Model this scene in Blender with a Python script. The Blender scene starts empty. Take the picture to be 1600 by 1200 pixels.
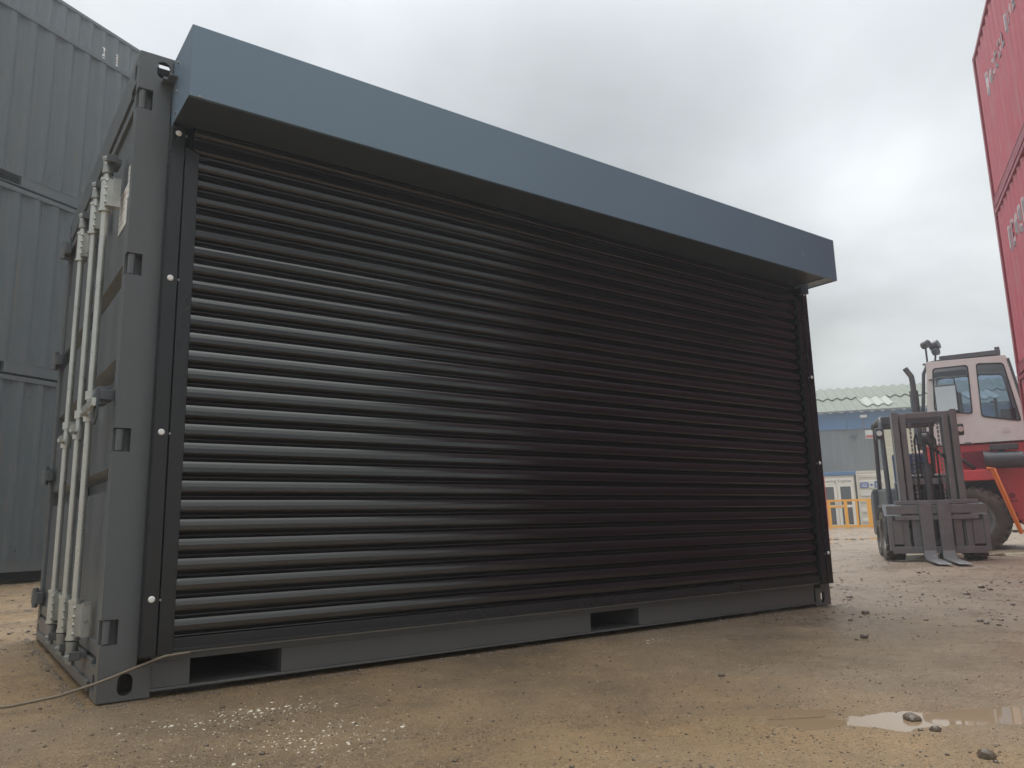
import bpy, bmesh, math, random
import numpy as np
from mathutils import Vector, Matrix
random.seed(7); rng = np.random.default_rng(7)
SC = bpy.context.scene
COL = SC.collection

# ------------------------------------------------------------------ camera
CAM = Vector((-0.4884, -3.263, 0.5994)); YAW, PITCH, ROLL, FPX = 0.6274, 0.1802, -0.0233, 1208.65
fw = Vector((math.sin(YAW)*math.cos(PITCH), math.cos(YAW)*math.cos(PITCH), math.sin(PITCH)))
rt = Vector((math.cos(YAW), -math.sin(YAW), 0)); up = rt.cross(fw)
rr = rt*math.cos(ROLL)+up*math.sin(ROLL); uu = up*math.cos(ROLL)-rt*math.sin(ROLL)
cd = bpy.data.cameras.new('camera'); cam = bpy.data.objects.new('camera', cd); COL.objects.link(cam)
cam.matrix_world = Matrix(((rr.x, uu.x, -fw.x, CAM.x), (rr.y, uu.y, -fw.y, CAM.y), (rr.z, uu.z, -fw.z, CAM.z), (0, 0, 0, 1)))
cd.sensor_width = 36; cd.lens = FPX/1600*36; cd.clip_start = 0.05; cd.clip_end = 2000
SC.camera = cam

# ------------------------------------------------------------------ sky and sun
SUN_AZ, SUN_EL = math.radians(20), math.radians(58)      # azimuth from +Y towards +X
W = bpy.data.worlds.new('World'); SC.world = W; W.use_nodes = True
nt = W.node_tree; nt.nodes.clear()
def N(t, **k):
    n = nt.nodes.new(t)
    for a, b in k.items(): setattr(n, a, b)
    return n
L = lambda a, b: nt.links.new(a, b)
def vmath(op, a, b=None):
    n = N('ShaderNodeVectorMath', operation=op); L(a, n.inputs[0])
    if b is not None:
        if isinstance(b, (tuple, Vector)): n.inputs[1].default_value = b
        else: L(b, n.inputs[1])
    return n
def m1(op, a, b=None, c=None, clamp=False):
    n = N('ShaderNodeMath', operation=op); n.use_clamp = clamp
    for i, v in enumerate((a, b, c)):
        if v is None: continue
        if isinstance(v, (int, float)): n.inputs[i].default_value = v
        else: L(v, n.inputs[i])
    return n.outputs[0]
sky = N('ShaderNodeTexSky'); sky.sky_type = 'NISHITA'; sky.sun_disc = False
sky.sun_elevation = SUN_EL; sky.sun_rotation = SUN_AZ
bg1 = N('ShaderNodeBackground'); L(sky.outputs[0], bg1.inputs[0]); bg1.inputs[1].default_value = 0.06
tc = N('ShaderNodeTexCoord'); D = tc.outputs['Generated']
sep = N('ShaderNodeSeparateXYZ'); L(D, sep.inputs[0]); z = sep.outputs[2]
# a cloud layer seen in perspective: direction / (z + c)
zz = m1('ADD', m1('MAXIMUM', z, 0.0), 0.22)
cb = N('ShaderNodeCombineXYZ'); L(m1('DIVIDE', sep.outputs[0], zz), cb.inputs[0]); L(m1('DIVIDE', sep.outputs[1], zz), cb.inputs[1])
n1 = N('ShaderNodeTexNoise'); n1.inputs['Scale'].default_value = 1.15; n1.inputs['Detail'].default_value = 5; n1.inputs['Roughness'].default_value = 0.5
n1.inputs['Distortion'].default_value = 0.25
L(vmath('ADD', cb.outputs[0], (3.1, 7.7, 0)).outputs[0], n1.inputs['Vector'])
n2 = N('ShaderNodeTexNoise'); n2.inputs['Scale'].default_value = 0.7; n2.inputs['Detail'].default_value = 3
L(vmath('ADD', cb.outputs[0], (11.3, 2.7, 5)).outputs[0], n2.inputs['Vector'])
# brightness: overcast sky, brighter towards the zenith, with broad soft clouds
grad = m1('MULTIPLY', m1('POWER', m1('MAXIMUM', z, 0.0), 4.6), 3.0)
base = m1('ADD', grad, 0.425)
cl = m1('MULTIPLY', m1('SUBTRACT', n1.outputs[0], 0.5), 0.95)
br = m1('ADD', base, m1('MULTIPLY', cl, 1.0))
def lobe(d, p, amp):
    d = Vector(d).normalized()
    dt = vmath('DOT_PRODUCT', D, tuple(d)).outputs['Value']
    return m1('MULTIPLY', m1('POWER', m1('MAXIMUM', dt, 0.0), p), amp)
def pxdir(x, y): return fw + rr*((x-800)/FPX) - uu*((y-600)/FPX)
br = m1('ADD', br, lobe(pxdir(60, -60), 14, 0.16))          # thin bright cloud to the left
br = m1('ADD', br, lobe(pxdir(1440, 330), 45, 0.20))         # brighter gap low on the right
br = m1('ADD', br, lobe(pxdir(1480, -20), 20, 0.16))
br = m1('ADD', br, lobe(pxdir(900, 150), 30, -0.10))         # greyer cloud over the container
br = m1('MAXIMUM', br, 0.25)
ramp = N('ShaderNodeValToRGB'); ramp.color_ramp.elements[0].position = 0.35; ramp.color_ramp.elements[1].position = 0.65
ramp.color_ramp.elements[0].color = (0.975, 1.0, 0.965, 1); ramp.color_ramp.elements[1].color = (0.94, 0.985, 1.02, 1)
L(n2.outputs[0], ramp.inputs[0])
sc_ = N('ShaderNodeVectorMath', operation='SCALE'); L(ramp.outputs[0], sc_.inputs[0]); L(br, sc_.inputs['Scale'])
bg2 = N('ShaderNodeBackground'); L(sc_.outputs[0], bg2.inputs[0]); bg2.inputs[1].default_value = 1.0
mix = N('ShaderNodeMixShader'); mix.inputs[0].default_value = 0.93; L(bg1.outputs[0], mix.inputs[1]); L(bg2.outputs[0], mix.inputs[2])
wo = N('ShaderNodeOutputWorld'); L(mix.outputs[0], wo.inputs[0])
sd = bpy.data.lights.new('sun', 'SUN'); sd.energy = 1.2; sd.angle = math.radians(25); sd.color = (1, 0.96, 0.9)
so = bpy.data.objects.new('sun', sd); COL.objects.link(so)
sdir = Vector((math.sin(SUN_AZ)*math.cos(SUN_EL), math.cos(SUN_AZ)*math.cos(SUN_EL), math.sin(SUN_EL)))
so.rotation_euler = sdir.to_track_quat('Z', 'Y').to_euler(); so.location = (0, 0, 30)
SC.view_settings.view_transform = 'Standard'; SC.view_settings.look = 'None'
SC.view_settings.gamma = 1; SC.view_settings.use_curve_mapping = False; SC.view_settings.exposure = 0.30
SC.cycles.max_bounces = 8; SC.cycles.volume_bounces = 1; SC.cycles.use_denoising = True

# ------------------------------------------------------------------ helpers
class MB:
    def __init__(s): s.v = []; s.f = []; s.m = []; s.cur = 0
    def add(s, vs, fs):
        b = len(s.v); s.v += [tuple(v) for v in vs]
        for f in fs: s.f.append(tuple(b+i for i in f)); s.m.append(s.cur)
        return s
    def box(s, x0, x1, y0, y1, z0, z1):
        if x0 > x1: x0, x1 = x1, x0
        if y0 > y1: y0, y1 = y1, y0
        if z0 > z1: z0, z1 = z1, z0
        return s.add([(x0,y0,z0),(x1,y0,z0),(x1,y1,z0),(x0,y1,z0),(x0,y0,z1),(x1,y0,z1),(x1,y1,z1),(x0,y1,z1)],
                     [(0,3,2,1),(4,5,6,7),(0,1,5,4),(1,2,6,5),(2,3,7,6),(3,0,4,7)])
    def bar(s, p0, p1, w, h):           # rectangular bar between two points
        p0 = Vector(p0); p1 = Vector(p1); d = (p1-p0).normalized()
        a = d.cross(Vector((0,0,1)));
        if a.length < 1e-3: a = Vector((1,0,0))
        a.normalize(); b = a.cross(d)
        a *= w/2; b *= h/2
        return s.add([p0-a-b,p0+a-b,p0+a+b,p0-a+b,p1-a-b,p1+a-b,p1+a+b,p1-a+b],
                     [(0,3,2,1),(4,5,6,7),(0,1,5,4),(1,2,6,5),(2,3,7,6),(3,0,4,7)])
    def cyl(s, p0, p1, r, n=12, r2=None, cap=True):
        p0 = Vector(p0); p1 = Vector(p1); d = (p1-p0).normalized(); r2 = r if r2 is None else r2
        a = d.orthogonal().normalized(); b = d.cross(a)
        vs = [p+(a*math.cos(2*math.pi*i/n)+b*math.sin(2*math.pi*i/n))*q for p, q in ((p0, r), (p1, r2)) for i in range(n)]
        fs = [(i, (i+1) % n, n+(i+1) % n, n+i) for i in range(n)]
        if cap: fs += [tuple(range(n-1, -1, -1)), tuple(range(n, 2*n))]
        return s.add(vs, fs)
    def tube(s, pts, r, n=8):
        pts = [Vector(p) for p in pts]; vs = []; prev = None
        for i, p in enumerate(pts):
            d = (pts[min(i+1, len(pts)-1)]-pts[max(i-1, 0)]).normalized()
            a = d.orthogonal().normalized() if prev is None else (prev-d*prev.dot(d)).normalized()
            prev = a; b = d.cross(a)
            vs += [p+(a*math.cos(2*math.pi*k/n)+b*math.sin(2*math.pi*k/n))*r for k in range(n)]
        fs = [(i*n+k, i*n+(k+1) % n, (i+1)*n+(k+1) % n, (i+1)*n+k) for i in range(len(pts)-1) for k in range(n)]
        fs += [tuple(range(n-1, -1, -1)), tuple(range((len(pts)-1)*n, len(pts)*n))]
        return s.add(vs, fs)
    def prism(s, poly, axis, a, b):     # closed polygon extruded along an axis
        def P(u, v, t): return {'x': (t,u,v), 'y': (u,t,v), 'z': (u,v,t)}[axis]
        n = len(poly); vs = [P(u, v, a) for u, v in poly]+[P(u, v, b) for u, v in poly]
        return s.add(vs, [tuple(range(n-1, -1, -1)), tuple(range(n, 2*n))]+[(i, (i+1) % n, n+(i+1) % n, n+i) for i in range(n)])
    def strip(s, prof, axis, a, b, thick=None):      # open profile swept along an axis
        def P(u, v, t): return {'x': (t,u,v), 'y': (u,t,v), 'z': (u,v,t)}[axis]
        n = len(prof); vs = [P(u, v, a) for u, v in prof]+[P(u, v, b) for u, v in prof]
        return s.add(vs, [(i, i+1, n+i+1, n+i) for i in range(n-1)])
    def lathe(s, prof, axis='x', n=32, c=(0,0,0)):   # prof: (along, radius)
        k = len(prof); vs = []
        for i in range(n):
            A = 2*math.pi*i/n
            for t, r in prof:
                u, v = r*math.cos(A), r*math.sin(A)
                q = {'x': (t,u,v), 'y': (u,t,v), 'z': (u,v,t)}[axis]
                vs.append((q[0]+c[0], q[1]+c[1], q[2]+c[2]))
        return s.add(vs, [(i*k+j, i*k+j+1, ((i+1) % n)*k+j+1, ((i+1) % n)*k+j) for i in range(n) for j in range(k-1)])
    def mesh(s, name, mats, smooth=None, fix=True):
        me = bpy.data.meshes.new(name); me.from_pydata(s.v, [], s.f)
        for m in (mats if isinstance(mats, (list, tuple)) else [mats]): me.materials.append(m)
        me.polygons.foreach_set('material_index', s.m)
        if fix:
            bm = bmesh.new(); bm.from_mesh(me); bmesh.ops.recalc_face_normals(bm, faces=bm.faces); bm.to_mesh(me); bm.free()
        if smooth:
            me.polygons.foreach_set('use_smooth', [True]*len(me.polygons)); me.set_sharp_from_angle(angle=math.radians(smooth))
        me.update(); return me
    def build(s, name, mats, parent=None, smooth=None, bevel=0, fix=True):
        return link(name, s.mesh(name, mats, smooth, fix), parent, bevel)
def link(name, me, parent=None, bevel=0):
    o = bpy.data.objects.new(name, me); COL.objects.link(o); o.parent = parent
    if bevel:
        b = o.modifiers.new('bevel', 'BEVEL'); b.width = bevel; b.segments = 2; b.limit_method = 'ANGLE'; b.angle_limit = math.radians(40)
    return o
def thing(name, label, cat, loc=(0,0,0), rz=0, group=None):
    o = bpy.data.objects.new(name, None); COL.objects.link(o); o.location = loc; o.rotation_euler = (0,0,rz)
    return tag(o, label, cat, group)
def tag(o, label=None, cat=None, group=None, kind=None):
    for k, v in (('label', label), ('category', cat), ('group', group), ('kind', kind)):
        if v: o[k] = v
    return o
def kids(o): return [c for c in bpy.data.objects if c.parent == o]
def copy_tree(o, parent=None, _map=None):
    if _map is None:
        _map = {}
        for c in bpy.data.objects:
            if c.parent: _map.setdefault(c.parent.name, []).append(c)
    c = o.copy(); COL.objects.link(c); c.parent = parent
    for ch in _map.get(o.name, []): copy_tree(ch, c, _map)
    return c

# ------------------------------------------------------------------ materials
def mat(name, col, rough=0.5, metal=0.0, ior=1.5, coat=0.0, coat_r=0.1, var=0.12, vscale=3.0, bump=0.0, bscale=60.0, dirt=None, dirt_amt=0.0, dirt_scale=2.0, low_dirt=0.0, rvar=0.1, trans=0.0, stretch=None, streak=0.0):
    m = bpy.data.materials.new(name); m.use_nodes = True; t = m.node_tree; b = t.nodes['Principled BSDF']
    ln = t.links.new
    def nn(ty): return t.nodes.new(ty)
    tcn = nn('ShaderNodeTexCoord'); vec = tcn.outputs['Object']
    if stretch:
        mp = nn('ShaderNodeMapping'); mp.inputs['Scale'].default_value = stretch; ln(vec, mp.inputs[0]); vec = mp.outputs[0]
    ns = nn('ShaderNodeTexNoise'); ns.inputs['Scale'].default_value = vscale; ns.inputs['Detail'].default_value = 6; ns.inputs['Roughness'].default_value = 0.6; ln(vec, ns.inputs['Vector'])
    mx = nn('ShaderNodeMix'); mx.data_type = 'RGBA'
    mx.inputs[6].default_value = (*[c*(1-var) for c in col], 1); mx.inputs[7].default_value = (*[min(1, c*(1+var)) for c in col], 1)
    ln(ns.outputs[0], mx.inputs[0]); out = mx.outputs[2]
    def over(out, fac, c):
        q = nn('ShaderNodeMix'); q.data_type = 'RGBA'; ln(fac, q.inputs[0]); ln(out, q.inputs[6]); q.inputs[7].default_value = (*c, 1); return q.outputs[2]
    def rng_(src, a, b_, lo, hi):
        q = nn('ShaderNodeMapRange'); q.inputs[1].default_value = a; q.inputs[2].default_value = b_; q.inputs[3].default_value = lo; q.inputs[4].default_value = hi; ln(src, q.inputs[0]); return q.outputs[0]
    dc = dirt or (0.16, 0.12, 0.085)
    if dirt_amt:
        n3 = nn('ShaderNodeTexNoise'); n3.inputs['Scale'].default_value = dirt_scale; n3.inputs['Detail'].default_value = 9; n3.inputs['Roughness'].default_value = 0.72
        ln(tcn.outputs['Object'], n3.inputs['Vector']); out = over(out, rng_(n3.outputs[0], 0.5, 0.75, 0, dirt_amt), dc)
    if streak:       # rain streaks running down
        mp = nn('ShaderNodeMapping'); mp.inputs['Scale'].default_value = (9, 9, 0.5); ln(tcn.outputs['Object'], mp.inputs[0])
        n5 = nn('ShaderNodeTexNoise'); n5.inputs['Scale'].default_value = 2.5; n5.inputs['Detail'].default_value = 5; ln(mp.outputs[0], n5.inputs['Vector'])
        out = over(out, rng_(n5.outputs[0], 0.5, 0.72, 0, streak), dc)
    if low_dirt:     # mud splashed up from the yard
        sp = nn('ShaderNodeSeparateXYZ'); g = nn('ShaderNodeNewGeometry'); ln(g.outputs['Position'], sp.inputs[0])
        n4 = nn('ShaderNodeTexNoise'); n4.inputs['Scale'].default_value = 14; n4.inputs['Detail'].default_value = 8; ln(tcn.outputs['Object'], n4.inputs['Vector'])
        ad = nn('ShaderNodeMath'); ad.operation = 'MULTIPLY_ADD'; ln(n4.outputs[0], ad.inputs[0]); ad.inputs[1].default_value = 0.5; ln(sp.outputs[2], ad.inputs[2])
        out = over(out, rng_(ad.outputs[0], 0.22, 0.62, low_dirt, 0), (0.17, 0.125, 0.085))
    ln(out, b.inputs['Base Color'])
    ln(rng_(ns.outputs[0], 0.3, 0.7, max(0.02, rough-rvar), min(1, rough+rvar)), b.inputs['Roughness'])
    b.inputs['Metallic'].default_value = metal; b.inputs['IOR'].default_value = ior
    b.inputs['Coat Weight'].default_value = coat; b.inputs['Coat Roughness'].default_value = coat_r
    b.inputs['Transmission Weight'].default_value = trans
    if bump:
        nb = nn('ShaderNodeTexNoise'); nb.inputs['Scale'].default_value = bscale; nb.inputs['Detail'].default_value = 4; ln(vec, nb.inputs['Vector'])
        bp = nn('ShaderNodeBump'); bp.inputs['Strength'].default_value = bump; bp.inputs['Distance'].default_value = 0.01; ln(nb.outputs[0], bp.inputs['Height']); ln(bp.outputs[0], b.inputs['Normal'])
    return m
M = {}
M['anthracite'] = mat('anthracite_paint', (0.088,0.098,0.108), 0.42, var=.08, bump=.06, bscale=9, low_dirt=.22, dirt_amt=.12, coat=.15, coat_r=.3)
M['black'] = mat('shutter_black', (0.006,0.006,0.0075), 0.12, ior=1.7, var=.15, rvar=.04, vscale=2, stretch=(.4,4,4), bump=.008, bscale=8)
M['rail_black'] = mat('guide_powder_coat', (0.014,0.015,0.018), 0.33, ior=1.5, var=.1, bump=.03, bscale=40)
M['hood'] = mat('hood_veiled_coat', (0.155,0.225,0.305), 0.26, metal=.0, ior=1.42, var=.03, vscale=.7, rvar=.02)  # coat colour lightened and blued to stand in for bluish veiling glare
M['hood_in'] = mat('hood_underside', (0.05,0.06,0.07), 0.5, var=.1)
M['zinc'] = mat('galvanised_steel', (0.53,0.54,0.51), 0.34, metal=.75, var=.14, vscale=25, bump=.05, bscale=70, dirt_amt=.25, dirt_scale=9)
M['zinc_dark'] = mat('weathered_zinc', (0.3,0.31,0.3), 0.45, metal=.6, var=.3, vscale=30, bump=.15, bscale=80)
M['rubber'] = mat('black_rubber', (0.02,0.02,0.02), 0.6, var=.2)
M['dark'] = mat('dark_void', (0.012,0.012,0.014), 0.7)
M['bolt'] = mat('white_bolt_cap', (0.8,0.8,0.8), 0.4, var=.05)
M['greygreen'] = mat('slate_container_paint', (0.068,0.090,0.103), 0.40, var=.12, bump=.06, bscale=7, low_dirt=.12, dirt_amt=.18, streak=.3, coat=.1)
M['red'] = mat('faded_red_container_paint', (0.50,0.06,0.09), 0.20, var=.16, rvar=.04, bump=.015, bscale=8, dirt=(.42,.2,.2), dirt_amt=.25, streak=.4)
M['red_dark'] = mat('red_frame_paint', (0.30,0.035,0.06), 0.45, var=.2, dirt_amt=.3)
M['pale_print'] = mat('faded_lettering', (0.55,0.44,0.46), 0.5, var=.1)
M['white_print'] = mat('white_lettering', (0.72,0.70,0.68), 0.5, var=.08)
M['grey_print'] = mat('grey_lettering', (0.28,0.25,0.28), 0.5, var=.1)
M['sticker'] = mat('white_sticker', (0.72,0.72,0.70), 0.4, var=.06)
M['red_print'] = mat('red_print', (0.55,0.10,0.08), 0.5)
M['blue_print'] = mat('blue_print', (0.04,0.10,0.36), 0.5)
M['ink'] = mat('black_print', (0.05,0.05,0.06), 0.5)
M['pink'] = mat('pink_notice', (0.75,0.22,0.22), 0.5)
M['gasket'] = mat('door_gasket', (0.015,0.015,0.016), 0.6)
M['steel_dirty'] = mat('worn_mast_steel', (0.20,0.205,0.215), 0.5, metal=.35, var=.35, vscale=9, bump=.2, bscale=30, dirt=(.24,.215,.195), dirt_amt=.6, dirt_scale=5, rvar=.12)  # worn dirty steel, base colour also lightened to stand in for haze
M['rusty'] = mat('rusty_fork_steel', (0.20,0.13,0.09), 0.45, metal=.4, var=.35, vscale=12, bump=.2, bscale=40)
M['truck_grey'] = mat('forklift_grey_paint', (0.075,0.085,0.10), 0.45, var=.25, dirt=(.2,.15,.1), dirt_amt=.6, dirt_scale=4, bump=.1, bscale=20)
M['truck_blue'] = mat('dark_blue_seat', (0.03,0.06,0.15), 0.5)
M['tyre'] = mat('muddy_tyre_rubber', (0.06,0.052,0.045), 0.75, var=.3, vscale=8, dirt=(.25,.18,.125), dirt_amt=.9, dirt_scale=3, bump=.2, bscale=25)
M['cream'] = mat('cream_cab_paint', (0.80,0.79,0.78), 0.4, var=.08, dirt=(.3,.24,.18), dirt_amt=.25)
M['truck_red'] = mat('red_machine_paint', (0.70,0.08,0.09), 0.38, var=.12, dirt=(.3,.16,.12), dirt_amt=.4, coat=.2)
M['orange'] = mat('orange_handrail_paint', (0.75,0.19,0.03), 0.45, var=.15)
M['yellow'] = mat('yellow_barrier_paint', (0.95,0.42,0.0), 0.45, var=.12, dirt_amt=.15)
M['post_red'] = mat('red_post_paint', (0.65,0.04,0.03), 0.45)
M['shed_grey'] = mat('grey_wall_cladding', (0.17,0.18,0.185), 0.6, var=.12, vscale=.8, streak=.15)
M['shed_blue'] = mat('blue_fascia_cladding', (0.055,0.16,0.34), 0.5, var=.1)
M['shed_cream'] = mat('cream_block_wall', (0.62,0.58,0.42), 0.7, var=.08)
M['roof'] = mat('weathered_fibre_cement', (0.19,0.21,0.175), 0.8, var=.2, vscale=1.2, dirt=(.15,.17,.12), dirt_amt=.5, dirt_scale=.6)
M['rooflight'] = mat('old_rooflight_sheet', (0.30,0.32,0.28), 0.5, var=.15)
M['cabin'] = mat('cream_cabin_panel', (0.70,0.66,0.56), 0.5, var=.06)
M['upvc'] = mat('white_door_frame', (0.82,0.80,0.74), 0.35, var=.04)
M['white_box'] = mat('off_white_container_paint', (0.66,0.63,0.55), 0.45, var=.08, dirt_amt=.2)
M['wood'] = mat('old_timber', (0.19,0.13,0.09), 0.8, var=.35, vscale=9, bump=.3, bscale=30)
M['stone'] = mat('wet_stone', (0.115,0.088,0.066), 0.4, var=.4, vscale=15, bump=.3, bscale=30)
M['pale_chip'] = mat('pale_chalk_chip', (0.64,0.58,0.47), 0.5, var=.15)
M['cable'] = mat('muddy_cable', (0.16,0.125,0.09), 0.5, var=.2)
M['glass_dark'] = mat('dark_window_glass', (0.05,0.055,0.065), 0.06, ior=1.5, rvar=.02)
M['mirror'] = mat('mirror_silver', (.55,.58,.6), .12, metal=1, rvar=.02)
M['lens'] = mat('lamp_lens', (0.75,0.75,0.72), 0.2)
g = bpy.data.materials.new('cab_glass'); g.use_nodes = True; t = g.node_tree; t.nodes.clear()
o_ = t.nodes.new('ShaderNodeOutputMaterial'); tr = t.nodes.new('ShaderNodeBsdfTransparent'); tr.inputs[0].default_value = (.72,.78,.84,1)
gl = t.nodes.new('ShaderNodeBsdfGlossy'); gl.inputs['Roughness'].default_value = .04; fr = t.nodes.new('ShaderNodeFresnel'); fr.inputs[0].default_value = 1.7
ms = t.nodes.new('ShaderNodeMixShader'); t.links.new(fr.outputs[0], ms.inputs[0]); t.links.new(tr.outputs[0], ms.inputs[1]); t.links.new(gl.outputs[0], ms.inputs[2]); t.links.new(ms.outputs[0], o_.inputs[0])
M['cab_glass'] = g

# ------------------------------------------------------------------ text
def text_mesh(body, size, bold=0.0, spacing=1.0, align='LEFT'):
    c = bpy.data.curves.new('lettering', 'FONT'); c.body = body; c.size = size; c.offset = bold; c.space_character = spacing; c.resolution_u = 3; c.align_x = align
    o = bpy.data.objects.new('lettering', c); COL.objects.link(o); bpy.context.view_layer.update()
    me = bpy.data.meshes.new_from_object(o.evaluated_get(bpy.context.evaluated_depsgraph_get())); bpy.data.objects.remove(o); return me
def text_on(name, body, size, material, parent, loc, rot, bold=0.0, spacing=1.0, align='LEFT', prof=None, breaks=None, sx=1.0):
    me = text_mesh(body, size, bold, spacing, align)
    bm = bmesh.new(); bm.from_mesh(me)
    if sx != 1: bmesh.ops.scale(bm, vec=(sx,1,1), verts=bm.verts)
    mtx = Matrix.Translation(loc) @ rot
    bmesh.ops.transform(bm, matrix=mtx, verts=bm.verts)
    if prof:
        for bx in breaks:
            bmesh.ops.bisect_plane(bm, geom=bm.verts[:]+bm.edges[:]+bm.faces[:], plane_co=(bx,0,0), plane_no=(1,0,0))
        for v in bm.verts: v.co.y += prof(v.co.x)
    bm.to_mesh(me); bm.free(); me.materials.clear(); me.materials.append(material); me.name = name
    return link(name, me, parent)
R_FRONT = Matrix.Rotation(math.pi/2, 4, 'X')            # text plane facing -Y, reading along +X

# ------------------------------------------------------------------ ground
def vnoise(x, y, s, seed):
    r = np.random.default_rng(seed).random((64, 64)); X = x/s; Y = y/s
    i = np.floor(X).astype(int); j = np.floor(Y).astype(int); u = X-i; v = Y-j; u = u*u*(3-2*u); v = v*v*(3-2*v)
    a = r[i % 64, j % 64]; b = r[(i+1) % 64, j % 64]; c = r[i % 64, (j+1) % 64]; d = r[(i+1) % 64, (j+1) % 64]
    return (a*(1-u)+b*u)*(1-v)+(c*(1-u)+d*u)*v
def sst(a, b, x): t = np.clip((x-a)/(b-a), 0, 1); return t*t*(3-2*t)
PUD = [(2.00,-1.97,.50,.12,-.62,.0195), (2.35,-2.35,.30,.11,-.8,.018), (14.4,1.9,1.6,.5,-.5,.05), (21,9.5,3.0,.5,-1.0,.05), (12.0,5.5,1.4,.25,-.9,.03), (16.5,7.5,2.0,.3,-1.0,.03), (1.72,-1.60,.14,.045,-.6,.014)]
def ground_h(x, y):
    h = (vnoise(x, y, 1.7, 1)-.5)*.016+(vnoise(x, y, .42, 2)-.5)*.009+(vnoise(x, y, .13, 3)-.5)*.005+(vnoise(x, y, .055, 4)-.5)*.0032
    d = np.hypot(x-.0, y+3.2)
    h = h*(1+sst(4.5, 12, d)*2.6)
    e = np.exp(-(((x-2.0)**2+(y+2.0)**2)/.5)); h = h+e*((vnoise(x, y, .10, 5)-.5)*.013+(vnoise(x, y, .05, 6)-.5)*.006)
    for px, py, a, b, th, dp in PUD:
        dx, dy = x-px, y-py; u = dx*math.cos(th)+dy*math.sin(th); v = -dx*math.sin(th)+dy*math.cos(th)
        q = (u/a)**2+(v/b)**2; h = h-dp*np.exp(-q*1.1)
    # packed flat where the container stands
    k = sst(0, .35, np.minimum.reduce([x+.35, 4.95-x, y+.3, 2.7-y]))
    h = h*(1-.85*k)-.006*k
    h = h+np.clip(np.hypot(x, y)-22, 0, 30)*.010
    return h
def axis(c0, c1, fine, far0, far1):
    a = list(np.arange(c0, c1, fine)); s = fine
    while a[-1] < far1: s *= 1.07; a.append(a[-1]+s)
    s = fine; b = []; x = c0
    while x > far0: s *= 1.07; x -= s; b.append(x)
    return np.array(b[::-1]+a)
xs = axis(-1.2, 4.2, .02, -260, 300); ys = axis(-3.2, .6, .02, -260, 300)
X, Y = np.meshgrid(xs, ys, indexing='xy'); Z = ground_h(X, Y)
nx, ny = len(xs), len(ys)
gv = np.stack([X.ravel(), Y.ravel(), Z.ravel()], 1)
ii, jj = np.meshgrid(np.arange(nx-1), np.arange(ny-1)); a0 = (jj*nx+ii).ravel()
gf = np.stack([a0, a0+1, a0+nx+1, a0+nx], 1)
gm = bpy.data.meshes.new('ground'); gm.vertices.add(len(gv)); gm.vertices.foreach_set('co', gv.ravel())
gm.loops.add(gf.size); gm.loops.foreach_set('vertex_index', gf.ravel()); gm.polygons.add(len(gf))
gm.polygons.foreach_set('loop_start', np.arange(0, gf.size, 4)); gm.polygons.foreach_set('loop_total', np.full(len(gf), 4))
gm.update(calc_edges=True); gm.polygons.foreach_set('use_smooth', np.ones(len(gf), bool))
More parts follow.
